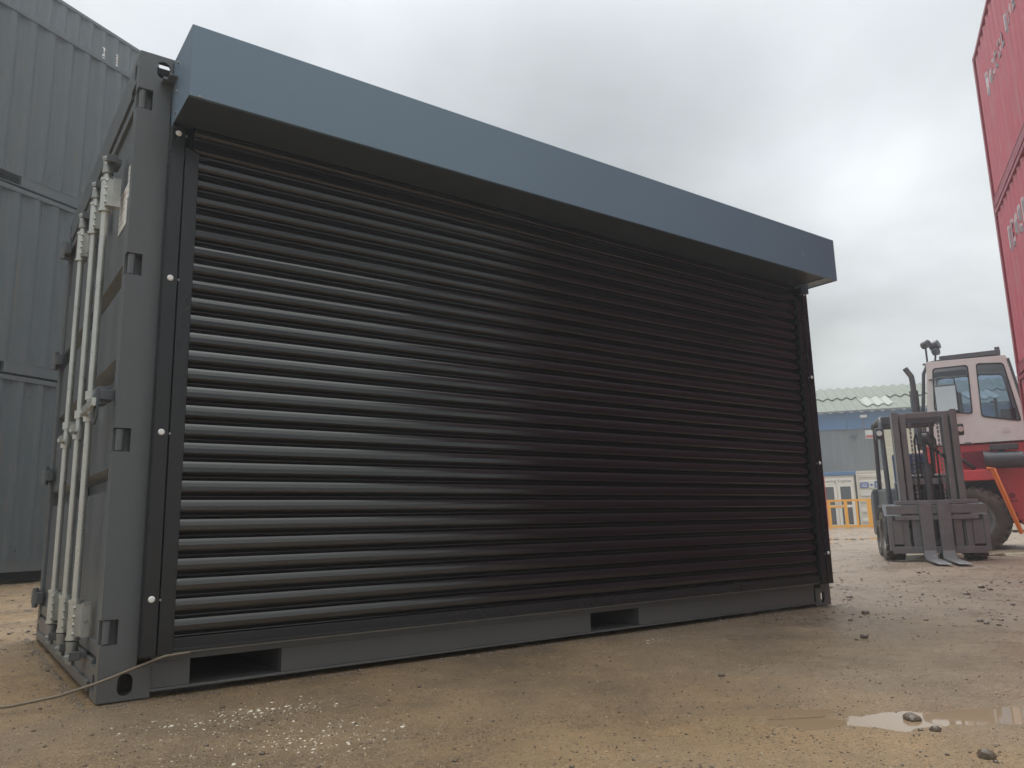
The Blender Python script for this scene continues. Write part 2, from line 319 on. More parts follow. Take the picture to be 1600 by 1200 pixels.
def ground_mat():
    m = bpy.data.materials.new('wet_yard_dirt'); m.use_nodes = True; t = m.node_tree; b = t.nodes['Principled BSDF']; ln = t.links.new
    tcn = t.nodes.new('ShaderNodeTexCoord'); P = tcn.outputs['Object']
    def nz(s, d=6, r=.6, vec=P):
        n = t.nodes.new('ShaderNodeTexNoise'); n.inputs['Scale'].default_value = s; n.inputs['Detail'].default_value = d; n.inputs['Roughness'].default_value = r; ln(vec, n.inputs['Vector']); return n.outputs[0]
    def mr(s, a, b_, lo, hi):
        q = t.nodes.new('ShaderNodeMapRange'); q.inputs[1].default_value = a; q.inputs[2].default_value = b_; q.inputs[3].default_value = lo; q.inputs[4].default_value = hi; ln(s, q.inputs[0]); return q.outputs[0]
    def mixc(f, a, c):
        q = t.nodes.new('ShaderNodeMix'); q.data_type = 'RGBA'; ln(f, q.inputs[0])
        for i, v in ((6, a), (7, c)):
            if isinstance(v, tuple): q.inputs[i].default_value = (*v, 1)
            else: ln(v, q.inputs[i])
        return q.outputs[2]
    big = nz(.55, 4); mid = nz(4.5, 8, .65); fine = nz(42, 6, .7); grit = nz(150, 3, .6)
    c = mixc(mr(big, .38, .62, 0, 1), (.38,.238,.112), (.32,.225,.132))
    sp = t.nodes.new('ShaderNodeSeparateXYZ'); ln(P, sp.inputs[0])
    # greyer tone towards +X, edge broken up by the broad noise
    dx = t.nodes.new('ShaderNodeMath'); dx.operation = 'MULTIPLY_ADD'; ln(big, dx.inputs[0]); dx.inputs[1].default_value = 1.6; ln(sp.outputs[0], dx.inputs[2])
    c = mixc(mr(dx.outputs[0], 2.2, 5.5, 0, .8), c, (.27,.215,.175))
    c = mixc(mr(mid, .35, .68, .0, .55), c, (.20,.135,.08))
    damp = nz(.9, 8, .7); c = mixc(mr(damp, .5, .66, 0, .6), c, (.13,.092,.062))
    c = mixc(mr(fine, .52, .72, 0, .55), c, (.42,.33,.22))
    c = mixc(mr(grit, .56, .66, 0, .85), c, (.075,.052,.035))
    g2 = nz(75, 4, .7); c = mixc(mr(g2, .58, .68, 0, .7), c, (.10,.07,.045)); g3 = nz(230, 2, .5); c = mixc(mr(g3, .62, .72, 0, .6), c, (.55,.46,.34))
    ln(c, b.inputs['Base Color'])
    wet = nz(1.3, 7, .62)
    c2 = None; ln(mr(wet, .38, .62, .16, .55), b.inputs['Roughness']); b.inputs['IOR'].default_value = 1.45
    hsum = t.nodes.new('ShaderNodeMath'); hsum.operation = 'MULTIPLY_ADD'; ln(fine, hsum.inputs[0]); hsum.inputs[1].default_value = .8; ln(grit, hsum.inputs[2])
    bp = t.nodes.new('ShaderNodeBump'); bp.inputs['Strength'].default_value = 1.0; bp.inputs['Distance'].default_value = .012; ln(hsum.outputs[0], bp.inputs['Height'])
    ln(bp.outputs[0], b.inputs['Normal']); return m
M['ground'] = ground_mat(); gm.materials.append(M['ground'])
gnd = tag(link('ground', gm), kind='structure')
# standing water: a level film a little below the general ground level, showing only in the dips
wm = bpy.data.materials.new('muddy_water'); wm.use_nodes = True; b = wm.node_tree.nodes['Principled BSDF']
b.inputs['Base Color'].default_value = (.27,.19,.12,1); b.inputs['Roughness'].default_value = .02; b.inputs['IOR'].default_value = 1.5
nb = wm.node_tree.nodes.new('ShaderNodeTexNoise'); nb.inputs['Scale'].default_value = 12; bp = wm.node_tree.nodes.new('ShaderNodeBump'); bp.inputs['Strength'].default_value = .03
wm.node_tree.links.new(nb.outputs[0], bp.inputs['Height']); wm.node_tree.links.new(bp.outputs[0], b.inputs['Normal'])
def puddle(cx, cy, a, b_, th, zw):
    n = 40; vs = [(0,0,0)]+[(math.cos(2*math.pi*i/n)*a*1.8, math.sin(2*math.pi*i/n)*b_*2.2, 0) for i in range(n)]
    mb = MB().add(vs, [(0, i+1, (i+1) % n+1) for i in range(n)])
    o = mb.build('puddle', wm, None, fix=False); o.location = (cx, cy, zw); o.rotation_euler = (0,0,th); return tag(o, kind='structure')
puddle(13.5, 4.5, 4.2, 3.0, -.5, -.030)
for (px, py, a, b_, th, dp), zw in zip(PUD, (-.0115,-.011,-.022,-.02,-.016,-.014,-.0105)): puddle(px, py, a, b_, th, zw)

# ------------------------------------------------------------------ shipping container kit
PITCH_C = .278
def corr(u, depth=.040):                     # recess (positive = inwards) of the trapezoidal side sheet at length u
    t = u % PITCH_C
    if t < .072: return 0
    if t < .140: return depth*(t-.072)/.068
    if t < .210: return depth
    return depth*(1-(t-.210)/.068)
def corr_breaks(a, b):
    out = [a]; k = math.floor(a/PITCH_C)
    while k*PITCH_C < b:
        for d in (0, .072, .140, .210):
            u = k*PITCH_C+d
            if a < u < b: out.append(u)
        k += 1
    return out+[b]
def casting_mesh(sx, sy, m, w=.162, l=.178, h=.118):
    # hollow steel corner casting at the origin, body towards +sx, +sy and up; holes in the outer end, side and top/bottom
    mb = MB()
    def holed(P, uw, vh, hu, hv, cu, cv, t=.012, n=8):
        # rectangle uw x vh with a stadium hole, in local (u,v), P(u,v,d) -> 3D
        ring = []
        r = min(hu, hv)/2; ex = (hu/2-r, hv/2-r)
        for i in range(4*n):
            A = 2*math.pi*(i+.5)/(4*n); ring.append((cu+r*math.cos(A)+math.copysign(ex[0], math.cos(A)), cv+r*math.sin(A)+math.copysign(ex[1], math.sin(A))))
        k = len(ring); rect = []
        for (u, v) in ring:
            du, dv = u-cu, v-cv
            s = min((uw-cu if du > 0 else cu)/max(abs(du), 1e-6), (vh-cv if dv > 0 else cv)/max(abs(dv), 1e-6)); rect.append((cu+du*s, cv+dv*s))
        vs = [P(u, v, 0) for u, v in rect]+[P(u, v, 0) for u, v in ring]+[P(u, v, t) for u, v in ring]
        fs = [(i, (i+1) % k, k+(i+1) % k, k+i) for i in range(k)]+[(k+i, k+(i+1) % k, 2*k+(i+1) % k, 2*k+i) for i in range(k)]
        for c in ((0,0),(uw,0),(uw,vh),(0,vh)):
            idx = min(range(k), key=lambda i: (rect[i][0]-c[0])**2+(rect[i][1]-c[1])**2)
            a = idx; b2 = (idx+1) % k if True else idx; p2 = (idx-1) % k
            vs.append(P(c[0], c[1], 0)); ci = len(vs)-1; fs += [(a, b2, ci), (p2, a, ci)]
        mb.add(vs, fs)
    holed(lambda u, v, d: (sx*u, sy*d, v), l, h, .052, .078, l*.52, h*.47)       # side face
    holed(lambda u, v, d: (sx*d, sy*u, v), w, h, .048, .074, w*.52, h*.47)       # end face
    holed(lambda u, v, d: (sx*u, sy*v, h-d), l, w, .115, .064, l/2, w/2)
    holed(lambda u, v, d: (sx*u, sy*v, d), l, w, .115, .064, l/2, w/2)
    return mb.mesh('corner_casting', m, fix=False)
_cast = {}
def castings(root, Lc, Wc, Hc, m):
    for top in (0, 1):
        for ex in (0, 1):
            for ey in (0, 1):
                key = (m.name, ex, ey)
                if key not in _cast: _cast[key] = casting_mesh(-1 if ex else 1, -1 if ey else 1, m)
                o = link('corner_casting', _cast[key], root); o.location = (Lc if ex else 0, Wc if ey else 0, (Hc-.118) if top else 0)
def side_sheet(mb, x0, x1, z0, z1, y, s, off=0):      # s=+1: outer face towards -Y
    us = corr_breaks(x0, x1)
    mb.strip([(u, y+s*corr(u+off)) for u in us], 'z', z0, z1)
def build_container(root, Lc, Wc, Hc, m, mf, off=0.0, pockets=True):
    for ex in (0, 1):
        for ey in (0, 1):
            x0, x1 = (0, .11) if not ex else (Lc-.11, Lc); y0, y1 = (0, .10) if not ey else (Wc-.10, Wc)
            MB().box(x0, x1, y0, y1, .118, Hc-.118).build('corner_post', mf, root)
    castings(root, Lc, Wc, Hc, mf)
    for ey in (0, 1):
        s = 1 if not ey else -1; y = .012 if not ey else Wc-.012
        mb = MB(); side_sheet(mb, .11, Lc-.11, .165, Hc-.075, y, s, off); mb.build('side_panel', m, root, fix=False)
        y0, y1 = (0, .06) if not ey else (Wc-.06, Wc)
        MB().box(.178, Lc-.178, y0, y1, Hc-.075, Hc-.015).build('top_rail', mf, root)
        mb = MB(); pk = [(Lc/2-1.205, Lc/2-.845), (Lc/2+.845, Lc/2+1.205)] if pockets else []
        e = .178
        for a, b_ in pk+[(Lc-.178, Lc)]:
            mb.box(e, a, y0+.004, y1-.004, .02, .150); e = b_
        mb.box(.178, Lc-.178, y0, y1, .150, .166); mb.box(.178, Lc-.178, y0, y1, .010, .020)
        mb.build('bottom_rail', mf, root)
    for ex in (0, 1):
        x = .02 if not ex else Lc-.02
        us = corr_breaks(.10, Wc-.10); mb = MB(); mb.strip([(x+(1 if not ex else -1)*corr(u, .045), u) for u in us], 'z', .14, Hc-.12); mb.build('end_panel', m, root, fix=False)
        x0, x1 = (0, .08) if not ex else (Lc-.08, Lc)
        MB().box(x0, x1, .162, Wc-.162, .02, .14).build('end_sill', mf, root); MB().box(x0, x1, .162, Wc-.162, Hc-.12, Hc-.01).build('end_header', mf, root)
    MB().box(.06, Lc-.06, .06, Wc-.06, Hc-.05, Hc-.02).build('roof', m, root)
    MB().box(.08, Lc-.08, .07, Wc-.07, .12, .16).build('floor', M['dark'], root)

# ------------------------------------------------------------------ main container with roller shutter
LM, WM, HM = 4.602, 2.3, 2.591
AN = M['anthracite']
mc = thing('shipping_container', 'dark grey shipping container with a black roller shutter along its side, in the foreground', 'shipping container')
HZ = [.245, .955, 1.66, 2.378]            # hinge cut-outs on the near door post
# near post with hinge notches
mb = MB(); e = .118
for hz in HZ:
    mb.box(0, .058, 0, .053, e, hz-.045); mb.box(.0, .058, .042, .053, hz-.045, hz+.045); e = hz+.045
mb.box(0, .058, 0, .053, e, HM-.118); mb.box(.058, .128, 0, .10, .118, HM-.118)
mb.build('corner_post', AN, mc)
for hz in HZ:
    h = MB().cyl((.022, .016, hz-.041), (.022, .016, hz+.041), .014, 14).box(.016, .028, .018, .04, hz-.03, hz+.03).build('hinge', AN, mc, smooth=40)
MB().box(0, .128, WM-.10, WM, .118, HM-.118).build('corner_post', AN, mc, bevel=.003)
MB().box(LM-.11, LM, 0, .10, .118, HM-.118).build('corner_post', AN, mc, bevel=.003)
MB().box(LM-.11, LM, WM-.10, WM, .118, HM-.118).build('corner_post', AN, mc, bevel=.003)
for hz in HZ[:]:
    h = MB().box(-.045, 0, WM-.13, WM-.06, hz-.04, hz+.04).box(-.03, -.0, WM-.20, WM-.13, hz-.03, hz+.03).cyl((-.03, WM-.125, hz-.055), (-.03, WM-.125, hz+.055), .016, 12).build('hinge', AN, mc, smooth=40)
castings(mc, LM, WM, HM, AN)
for c in kids(mc):
    if c.name.startswith('corner_casting'):
        b = c.modifiers.new('bevel', 'BEVEL'); b.width = .003; b.segments = 2; b.limit_method = 'ANGLE'; b.angle_limit = math.radians(60)
# side rails
mb = MB(); e = .178
for a, b_ in ((.32,.678),(2.37,2.73),(LM-.178, LM)):
    mb.box(e, a, .008, .05, .028, .122); e = b_
mb.box(.178, LM-.178, .006, .05, .122, .149)
mb.build('bottom_rail', AN, mc, bevel=.002)
MB().box(.178, LM-.178, -.004, .09, .018, .028).build('rail_flange', AN, mc, bevel=.002)
MB().box(.178, LM-.178, WM-.05, WM, .02, .15).build('bottom_rail', AN, mc)
MB().box(.13, LM-.05, -.022, .05, .149, .155).build('sill_strip', M['zinc_dark'], mc)
for a, b_ in ((.32,.678),(2.37,2.73)):
    MB().box(a-.006, a, .05, WM-.05, .028, .122).box(b_, b_+.006, .05, WM-.05, .028, .122).box(a, b_, .09, WM-.05, .022, .028).box(a, b_, .05, WM-.05, .122, .128).build('fork_pocket', AN, mc)
MB().box(.08, LM-.08, .051, WM-.051, .129, .165).build('floor', M['wood'], mc)
MB().box(.128, LM-.11, .0, .06, 2.42, 2.575).build('top_rail', AN, mc, bevel=.002)
MB().box(.178, LM-.178, WM-.06, WM, 2.515, 2.575).build('top_rail', AN, mc)
mb = MB(); side_sheet(mb, .11, LM-.11, .15, 2.52, WM-.012, -1); mb.build('side_panel', AN, mc, fix=False)
mb = MB(); us = corr_breaks(.1, WM-.1); mb.strip([(LM-.02-corr(u, .045), u) for u in us], 'z', .14, HM-.1); mb.build('end_panel', AN, mc, fix=False)
MB().box(LM-.08, LM, .162, WM-.162, .02, .14).build('end_sill', AN, mc); MB().box(LM-.08, LM, .162, WM-.162, HM-.12, HM-.01).build('end_header', AN, mc)
MB().box(.06, LM-.06, .06, WM-.06, HM-.05, HM-.02).build('roof', AN, mc)
# door end
MB().box(.0, .10, .162, WM-.162, .018, .135).box(-.012, .0, .162, WM-.162, .022, .06).build('door_sill', AN, mc, bevel=.002)
MB().box(.0, .10, .162, WM-.162, 2.445, HM-.004).build('door_header', AN, mc, bevel=.002)
for dn, (y0, y1) in enumerate(((.056, 1.146), (1.154, WM-.056))):
    d = MB()
    # pressed steel door skin with horizontal grooves, swept along y
    prof = [(.018, .165)]
    for a, b_ in ((.77,.86),(1.19,1.31),(1.61,1.71)):
        prof += [(.018, a), (.070, a+.018), (.070, b_-.03), (.018, b_)]
    prof += [(.018, 2.08), (.023, 2.085), (.023, 2.41)]
    d.strip(prof, 'y', y0+.05, y1-.05)
    dr = d.build('door', AN, mc, fix=False)
    MB().box(.004, .05, y0, y0+.05, .15, 2.43).box(.004, .05, y1-.05, y1, .15, 2.43).box(.006, .05, y0+.05, y1-.05, .15, .20).box(.008, .05, y0+.05, y1-.05, 2.385, 2.43).build('door_frame', AN, dr, bevel=.003)
    MB().box(.012, .03, y0-.010, y0, .14, 2.44).box(.012, .03, y1, y1+.003, .14, 2.44).box(.012, .03, y0, y1, .137, .15).box(.012, .03, y0, y1, 2.43, 2.443).build('gasket', M['gasket'], dr)
    MB().box(.086, .09, y0, y1, .15, 2.43).build('door_lining', M['dark'], dr)
    if dn == 0:
        st = MB().box(.015, .0172, .112, .37, 1.89, 2.074).build('warning_sticker', M['sticker'], dr)
        st2 = MB().box(.0015, .0038, .060, .105, 1.965, 2.105).build('data_sticker', M['sticker'], dr)
# printed marks on the stickers (sub-parts of the container's door would be a fourth level: they sit in the door)
def decal_text(body, size, material, parent, x, y, z_):
    # text facing -X, reading along -Y
    rot = Matrix.Rotation(-math.pi/2, 4, 'Z') @ R_FRONT
    return text_on('lettering', body, size, material, parent, (x, y, z_), rot)
door0 = [c for c in kids(mc) if c.name.split('.')[0] == 'door'][0]
decal_text('DANGER', .030, M['red_print'], door0, .0145, .355, 2.036)
for i, tx in enumerate(('KEEP CLEAR OF','DOORS WHEN','OPENING','CHECK LOAD')): decal_text(tx, .015, M['ink'], door0, .0145, .352, 2.005-.028*i)
for i, tx in enumerate(('MAX','GROSS','30480','TARE','2230')): decal_text(tx, .012, M['ink'], door0, .001, .101, 2.085-.025*i)
# locking bars
def locking_bar(y, nearest):
    lb = MB().cyl((-.045, y, .20), (-.045, y, 2.215), .0150, 16).build('locking_bar', M['zinc'], mc, smooth=40)
    for z0, z1 in ((.205,.335),(1.995,2.125)):
        b_ = MB().cyl((-.045, y, z0), (-.045, y, z1), .0235, 16).box(-.028, .002, y-.062, y-.018, z0, z1).box(-.052, -.022, y-.05, y-.01, z0+.004, z1-.004)
        for q in (.12, .38, .62, .88): b_.cyl((-.05, y-.052, z0+(z1-z0)*q), (-.058, y-.052, z0+(z1-z0)*q), .007, 8)
        b_.build('bar_guide', M['zinc'], lb, smooth=40)
        for zc in (z0-.012, z1): MB().cyl((-.045, y, zc), (-.045, y, zc+.012), .027, 16).build('collar', M['zinc'], lb, smooth=40)
    for s, zc in ((-1, .172), (1, 2.175)):
        b_ = MB().cyl((-.045, y, zc-s*.015), (-.045, y, zc+s*.03), .024, 14, .02)
        b_.prism([(-.075, y-.030),(-.035, y-.036),(-.012, y-.012),(-.020, y+.022),(-.055, y+.028),(-.066, y+.010),(-.044, y-.004)], 'z', zc+s*.034, zc+s*.052)
        b_.cyl((-.045, y, zc+s*.03), (-.045, y, zc+s*.075), .012, 10).cyl((-.052, y+.012, zc+s*.052), (-.052, y+.012, zc+s*.070), .014, 8)
        b_.build('cam', M['zinc_dark'], lb, smooth=35, bevel=.002)
        MB().box(-.018, -.0, y-.05, y+.05, zc+s*.035-.012, zc+s*.035+.012).box(-.06, -.018, y-.052, y-.040, zc+s*.04-.014, zc+s*.04+.02).box(-.05, -.018, y+.036, y+.048, zc+s*.04-.014, zc+s*.04+.02).build('cam_keeper', AN, lb, bevel=.002)
    zh = 1.17 if nearest else 1.13
    MB().cyl((-.045, y, zh-.018), (-.045, y, zh+.018), .0225, 14).box(-.05, .004, y-.055, y-.012, zh-.017, zh+.017).build('bar_bracket', M['zinc'], lb, smooth=40)
    b_ = MB().tube([(-.045, y, zh-.085), (-.075, y-.03, zh-.08), (-.083, y-.07, zh-.078)], .009, 8)
    b_.cyl((-.045, y, zh-.11), (-.045, y, zh-.05), .024, 12)
    b_.box(-.086, -.072, y-.36 if nearest else y-.14, y-.05, zh-.092, zh-.062)
    b_.build('handle', M['zinc'], lb, smooth=40)
    return lb
for y, near in ((.345, True), (.66, False), (1.10, False)): locking_bar(y, near)
lk = MB().box(-.05, .0, .06, .15, 1.115, 1.155).prism([(-.075, 1.09),(-.02, 1.10),(-.01, 1.17),(-.06, 1.165)], 'y', .075, .145).tube([(-.055, .11, 1.09), (-.06, .11, 1.04), (-.06, .085, 1.02), (-.058, .07, 1.045), (-.055, .07, 1.09)], .006, 6).build('lock_bracket', M['truck_grey'], mc, smooth=35, bevel=.002)

# roller shutter: curtain > slat
ZB, PS, XS0, XS1 = .205, .07515, .222, 4.46
raw = [(0,0),(.0035,.0050),(.0065,.0080),(.0088,.0084),(.0120,.0062),(.0135,.0020),(.0150,.0010),(.0170,.0060),(.0200,.0120),(.0245,.0160),(.0290,.0183),(.0300,.01835),(.0465,.0186),(.0472,.0186),(.0484,.0180),(.0490,.0178),(.0585,.0147),(.0590,.0145),(.0684,.0098),(.0690,.0094),(.0705,.0078),(.0722,.0035),(.0745,.0002)]
sl = MB().strip([(-.018-d, z_) for z_, d in raw], 'x', XS0, XS1)
slat_me = sl.mesh('slat', M['black'], smooth=24, fix=False)
slat_me.flip_normals()
cur = MB().box(XS0, XS1, -.036, -.012, .158, ZB+.002).box(XS0, XS1, -.046, -.036, .158, .170).build('shutter_curtain', M['rail_black'], mc, bevel=.002)
k = 0
while ZB+PS*k < 2.40:
    o = link('slat', slat_me, cur); o.location = (0, random.uniform(-.0010,.0010), ZB+PS*k); o.rotation_euler = (random.uniform(-.007,.007), 0, random.uniform(-.0003,.0003)); k += 1
MB().box(XS0, XS1, -.010, -.006, .16, 2.42).build('curtain_backing', M['dark'], cur)
RB = M['rail_black']
def guide(xa, xb, xc, xd, name='guide_rail'):       # xa..xb bolted flange, xc..xd face lip next to the slats
    mb = MB().box(xa, xb, -.060, .0, .150, 2.268)
    lo, hi = min(xc, xd), max(xc, xd)
    mb.add([(lo,-.054,.150),(hi,-.054,.150),(hi,-.054,2.165),(lo,-.054,2.185),(lo,0,.150),(hi,0,.150),(hi,0,2.165),(lo,0,2.185)],
           [(0,1,2,3),(5,4,7,6),(0,4,5,1),(3,2,6,7),(0,3,7,4),(1,5,6,2)])
    mb.box(min(xb, xc), max(xb, xc), -.045, 0, .152, 2.2)
    g_ = mb.build(name, RB, mc, bevel=.0025)
    xm = (xa+xb)/2
    for zb in (.357,.984,1.606,2.232):
        MB().cyl((xm, -.060, zb), (xm, -.0655, zb), .0125, 16, .0085).build('bolt_cap', M['bolt'], g_, smooth=50)
        MB().cyl((xb+(.004 if xb > xa else -.004), -.048, zb-.004), (xb+(.004 if xb > xa else -.004), -.062, zb-.004), .0045, 8).build('rivet', M['zinc_dark'], g_)
guide(.128, .181, .186, .241)
guide(4.562, 4.500, 4.494, 4.440)
# hood
HX0, HX1, HY, HZ0, HZ1 = .132, 4.563, -.3127, 2.275, 2.580
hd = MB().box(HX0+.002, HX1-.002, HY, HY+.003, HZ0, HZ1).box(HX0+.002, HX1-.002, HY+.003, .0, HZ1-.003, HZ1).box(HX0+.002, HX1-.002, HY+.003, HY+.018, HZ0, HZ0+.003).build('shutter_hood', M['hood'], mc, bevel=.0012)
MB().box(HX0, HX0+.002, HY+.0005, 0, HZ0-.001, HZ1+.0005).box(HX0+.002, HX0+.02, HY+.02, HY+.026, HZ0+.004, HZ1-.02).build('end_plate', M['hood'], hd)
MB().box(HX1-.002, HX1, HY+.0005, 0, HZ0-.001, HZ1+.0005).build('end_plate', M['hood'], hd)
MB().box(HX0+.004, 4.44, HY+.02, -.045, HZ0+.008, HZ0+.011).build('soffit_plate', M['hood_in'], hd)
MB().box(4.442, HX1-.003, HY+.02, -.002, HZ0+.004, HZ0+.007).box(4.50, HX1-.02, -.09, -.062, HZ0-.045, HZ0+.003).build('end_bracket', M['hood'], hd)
for zb in (HZ0+.03, HZ1-.05, HZ1-.18): MB().cyl((HX0, -.09, zb), (HX0-.006, -.09, zb), .006, 8).build('screw', M['zinc_dark'], hd)
MB().cyl((HX0+.04, HY, HZ0+.006), (HX0+.04, HY+.0, HZ0-.002), .008, 8).build('screw', M['zinc_dark'], hd)
MB().box(.085, .132, -.05, -.002, 2.462, 2.474).box(.10, .132, -.09, -.05, 2.464, 2.472).build('hood_bracket', AN, mc, bevel=.002)

# ------------------------------------------------------------------ stacks of containers
DIRYAW = 1.050; STH = math.pi/2-DIRYAW          # rows of stacked containers run this way
def dvec(t): return Vector((math.cos(STH)*t, math.sin(STH)*t, 0))
WC = 2.438; HC = 2.591
# left: dark slate 20 ft containers. Local +X runs away from the camera, local -Y faces it
LL = 6.058
proto = thing('shipping_container', 'tmp', 'shipping container', (0,0,0), STH, 'slate grey containers stacked on the left')
HL = 2.565
build_container(proto, LL, WC, HL, M['greygreen'], M['greygreen'])
for i in range(6):
    for zq in (.32, HL-.24):
        if i in (1, 3, 5): MB().tube([(.9*i+.1, .006, zq+.05), (.9*i+.1, -.016, zq+.03), (.9*i+.1, -.016, zq-.03), (.9*i+.1, .006, zq-.05)], .007, 6).build('lashing_ring', M['greygreen'], proto)
baseL = Vector((.113, 8.72, 0))+dvec(1.62-LL)
nrm = Vector((-math.sin(STH), math.cos(STH), 0))
labs = ['slate grey container at the bottom of the front left stack, on timber bearers',
        'slate grey container in the middle of the front left stack', 'slate grey container on top of the front left stack, below the lettered one']
protos = [proto]
for i in range(3):
    o = proto if i == 0 else copy_tree(proto)
    o.location = baseL+Vector((0,0,.14+HL*1.003*i)); o['label'] = labs[i]
back = nrm*2.62
labs2 = ['slate grey container at ground level of the taller stack behind the front left stack', 'slate grey container second from the ground in the taller left stack behind',
         'slate grey container third from the ground in the taller left stack behind', 'slate grey container with white vertical lettering, highest on the left against the sky']
for i in range(4):
    o = copy_tree(proto); o.location = baseL+back+dvec(2.42)+Vector((0,0,.10+HL*1.003*i)); o['label'] = labs2[i]; topL = o
# vertical white codes near the right-hand end of the highest container
def vert_code(txt, x, z0, size):
    for i, ch in enumerate(txt):
        text_on('lettering', ch, size, M['white_print'], topL, (x, .0015, z0-i*size*.92), R_FRONT, bold=.008, prof=lambda u: .012-.004+corr(u)-.0015, breaks=corr_breaks(x-.05, x+.3))
vert_code('TAMU', LL-1.30, 2.05, .112); vert_code('22G6', LL-1.0, 2.08, .112)
for i, (tx) in enumerate((.2, 1.9, 3.9, 5.6)):
    p = baseL+dvec(tx); o = MB().box(-.14, .14, 0, WC+.3, 0, .14).build('timber_bearer', M['wood'], None, bevel=.008)
    o.location = p-nrm*.12+Vector((0,0,0)); o.rotation_euler = (0,0,STH)
    tag(o, ['squared timber bearer under the far-left end of the front left stack','squared timber bearer under the front left stack, second from its left end','squared timber bearer under the front left stack, third from its left end','brown squared timber bearer under the right end of the front left stack'][i], 'timber', 'timber bearers under the front left stack')
# right: red containers. Far corner E, rows run back towards the camera side
LR = 4.60
E_ = Vector((12.25, 1.50, 0))
def red_stack():
    root = thing('shipping_container', 'tmp', 'shipping container', (0,0,0), STH+math.pi, 'red containers stacked on the right')
    build_container(root, LR, WC, HC, M['red'], M['red_dark'], off=.1, pockets=False)
    return root
rp = red_stack()
lab3 = ['red container at the bottom of the right-hand stack, behind the red lift truck', 'faded red container in the middle of the right-hand stack with big pale letters EX', 'faded red container on top of the right-hand stack with a pale name along its side']
reds = []
RTH = STH+math.pi
for i in range(3):
    o = rp if i == 0 else copy_tree(rp)
    o['label'] = lab3[i]
    o.location = E_+Vector((0,0,HC*1.002*i)); o.rotation_euler = (0,0,RTH); reds.append(o)
M['maroon'] = mat('dark_maroon_container_paint', (0.13,0.03,0.055), 0.4, var=.15, bump=.05, bscale=8, dirt_amt=.1)
LN = 4.46
for i, pos in enumerate(('bottom', 'middle', 'top')):
    if i == 0:
        np_ = thing('shipping_container', 'tmp', 'shipping container', (0,0,0), RTH, 'short dark maroon containers stacked beside the red ones'); build_container(np_, LN, WC, HC, M['maroon'], M['maroon'], pockets=False); o = np_
    else: o = copy_tree(np_)
    o['label'] = 'short dark maroon container at the %s of the near right-hand stack mirrored in the shutter' % pos
    o.location = E_-dvec(LR+.07)+Vector((0,0,HC*1.002*i))
pr = lambda u: corr(u+.1)+.012-.002
def side_name(txt, root, x, z0, size, bold, spacing, sx=1.0):
    br = [u-.1 for u in corr_breaks(x, x+6)]
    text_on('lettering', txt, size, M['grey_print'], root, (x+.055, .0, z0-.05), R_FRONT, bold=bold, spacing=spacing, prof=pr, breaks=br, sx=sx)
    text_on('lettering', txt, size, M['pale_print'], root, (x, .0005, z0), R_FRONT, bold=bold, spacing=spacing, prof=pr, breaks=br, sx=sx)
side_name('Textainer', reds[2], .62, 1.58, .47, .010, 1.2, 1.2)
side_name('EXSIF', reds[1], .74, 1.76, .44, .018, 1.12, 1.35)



# ------------------------------------------------------------------ trailing cable
tag(MB().tube([(-1.6,.55,.012),(-1.1,.50,.010),(-.62,.30,.010),(-.36,.12,.012),(-.25,.06,.022),(-.12,.0,.045),(-.017,-.035,.075),(.04,-.04,.092),(.095,-.04,.110),(.16,-.05,.132),(.212,-.06,.149),(.30,-.058,.153)], .0052, 8).build('cable', M['cable'], None, smooth=60),
    'thin muddy cable rising from the ground to the bottom corner of the roller shutter', 'cable')

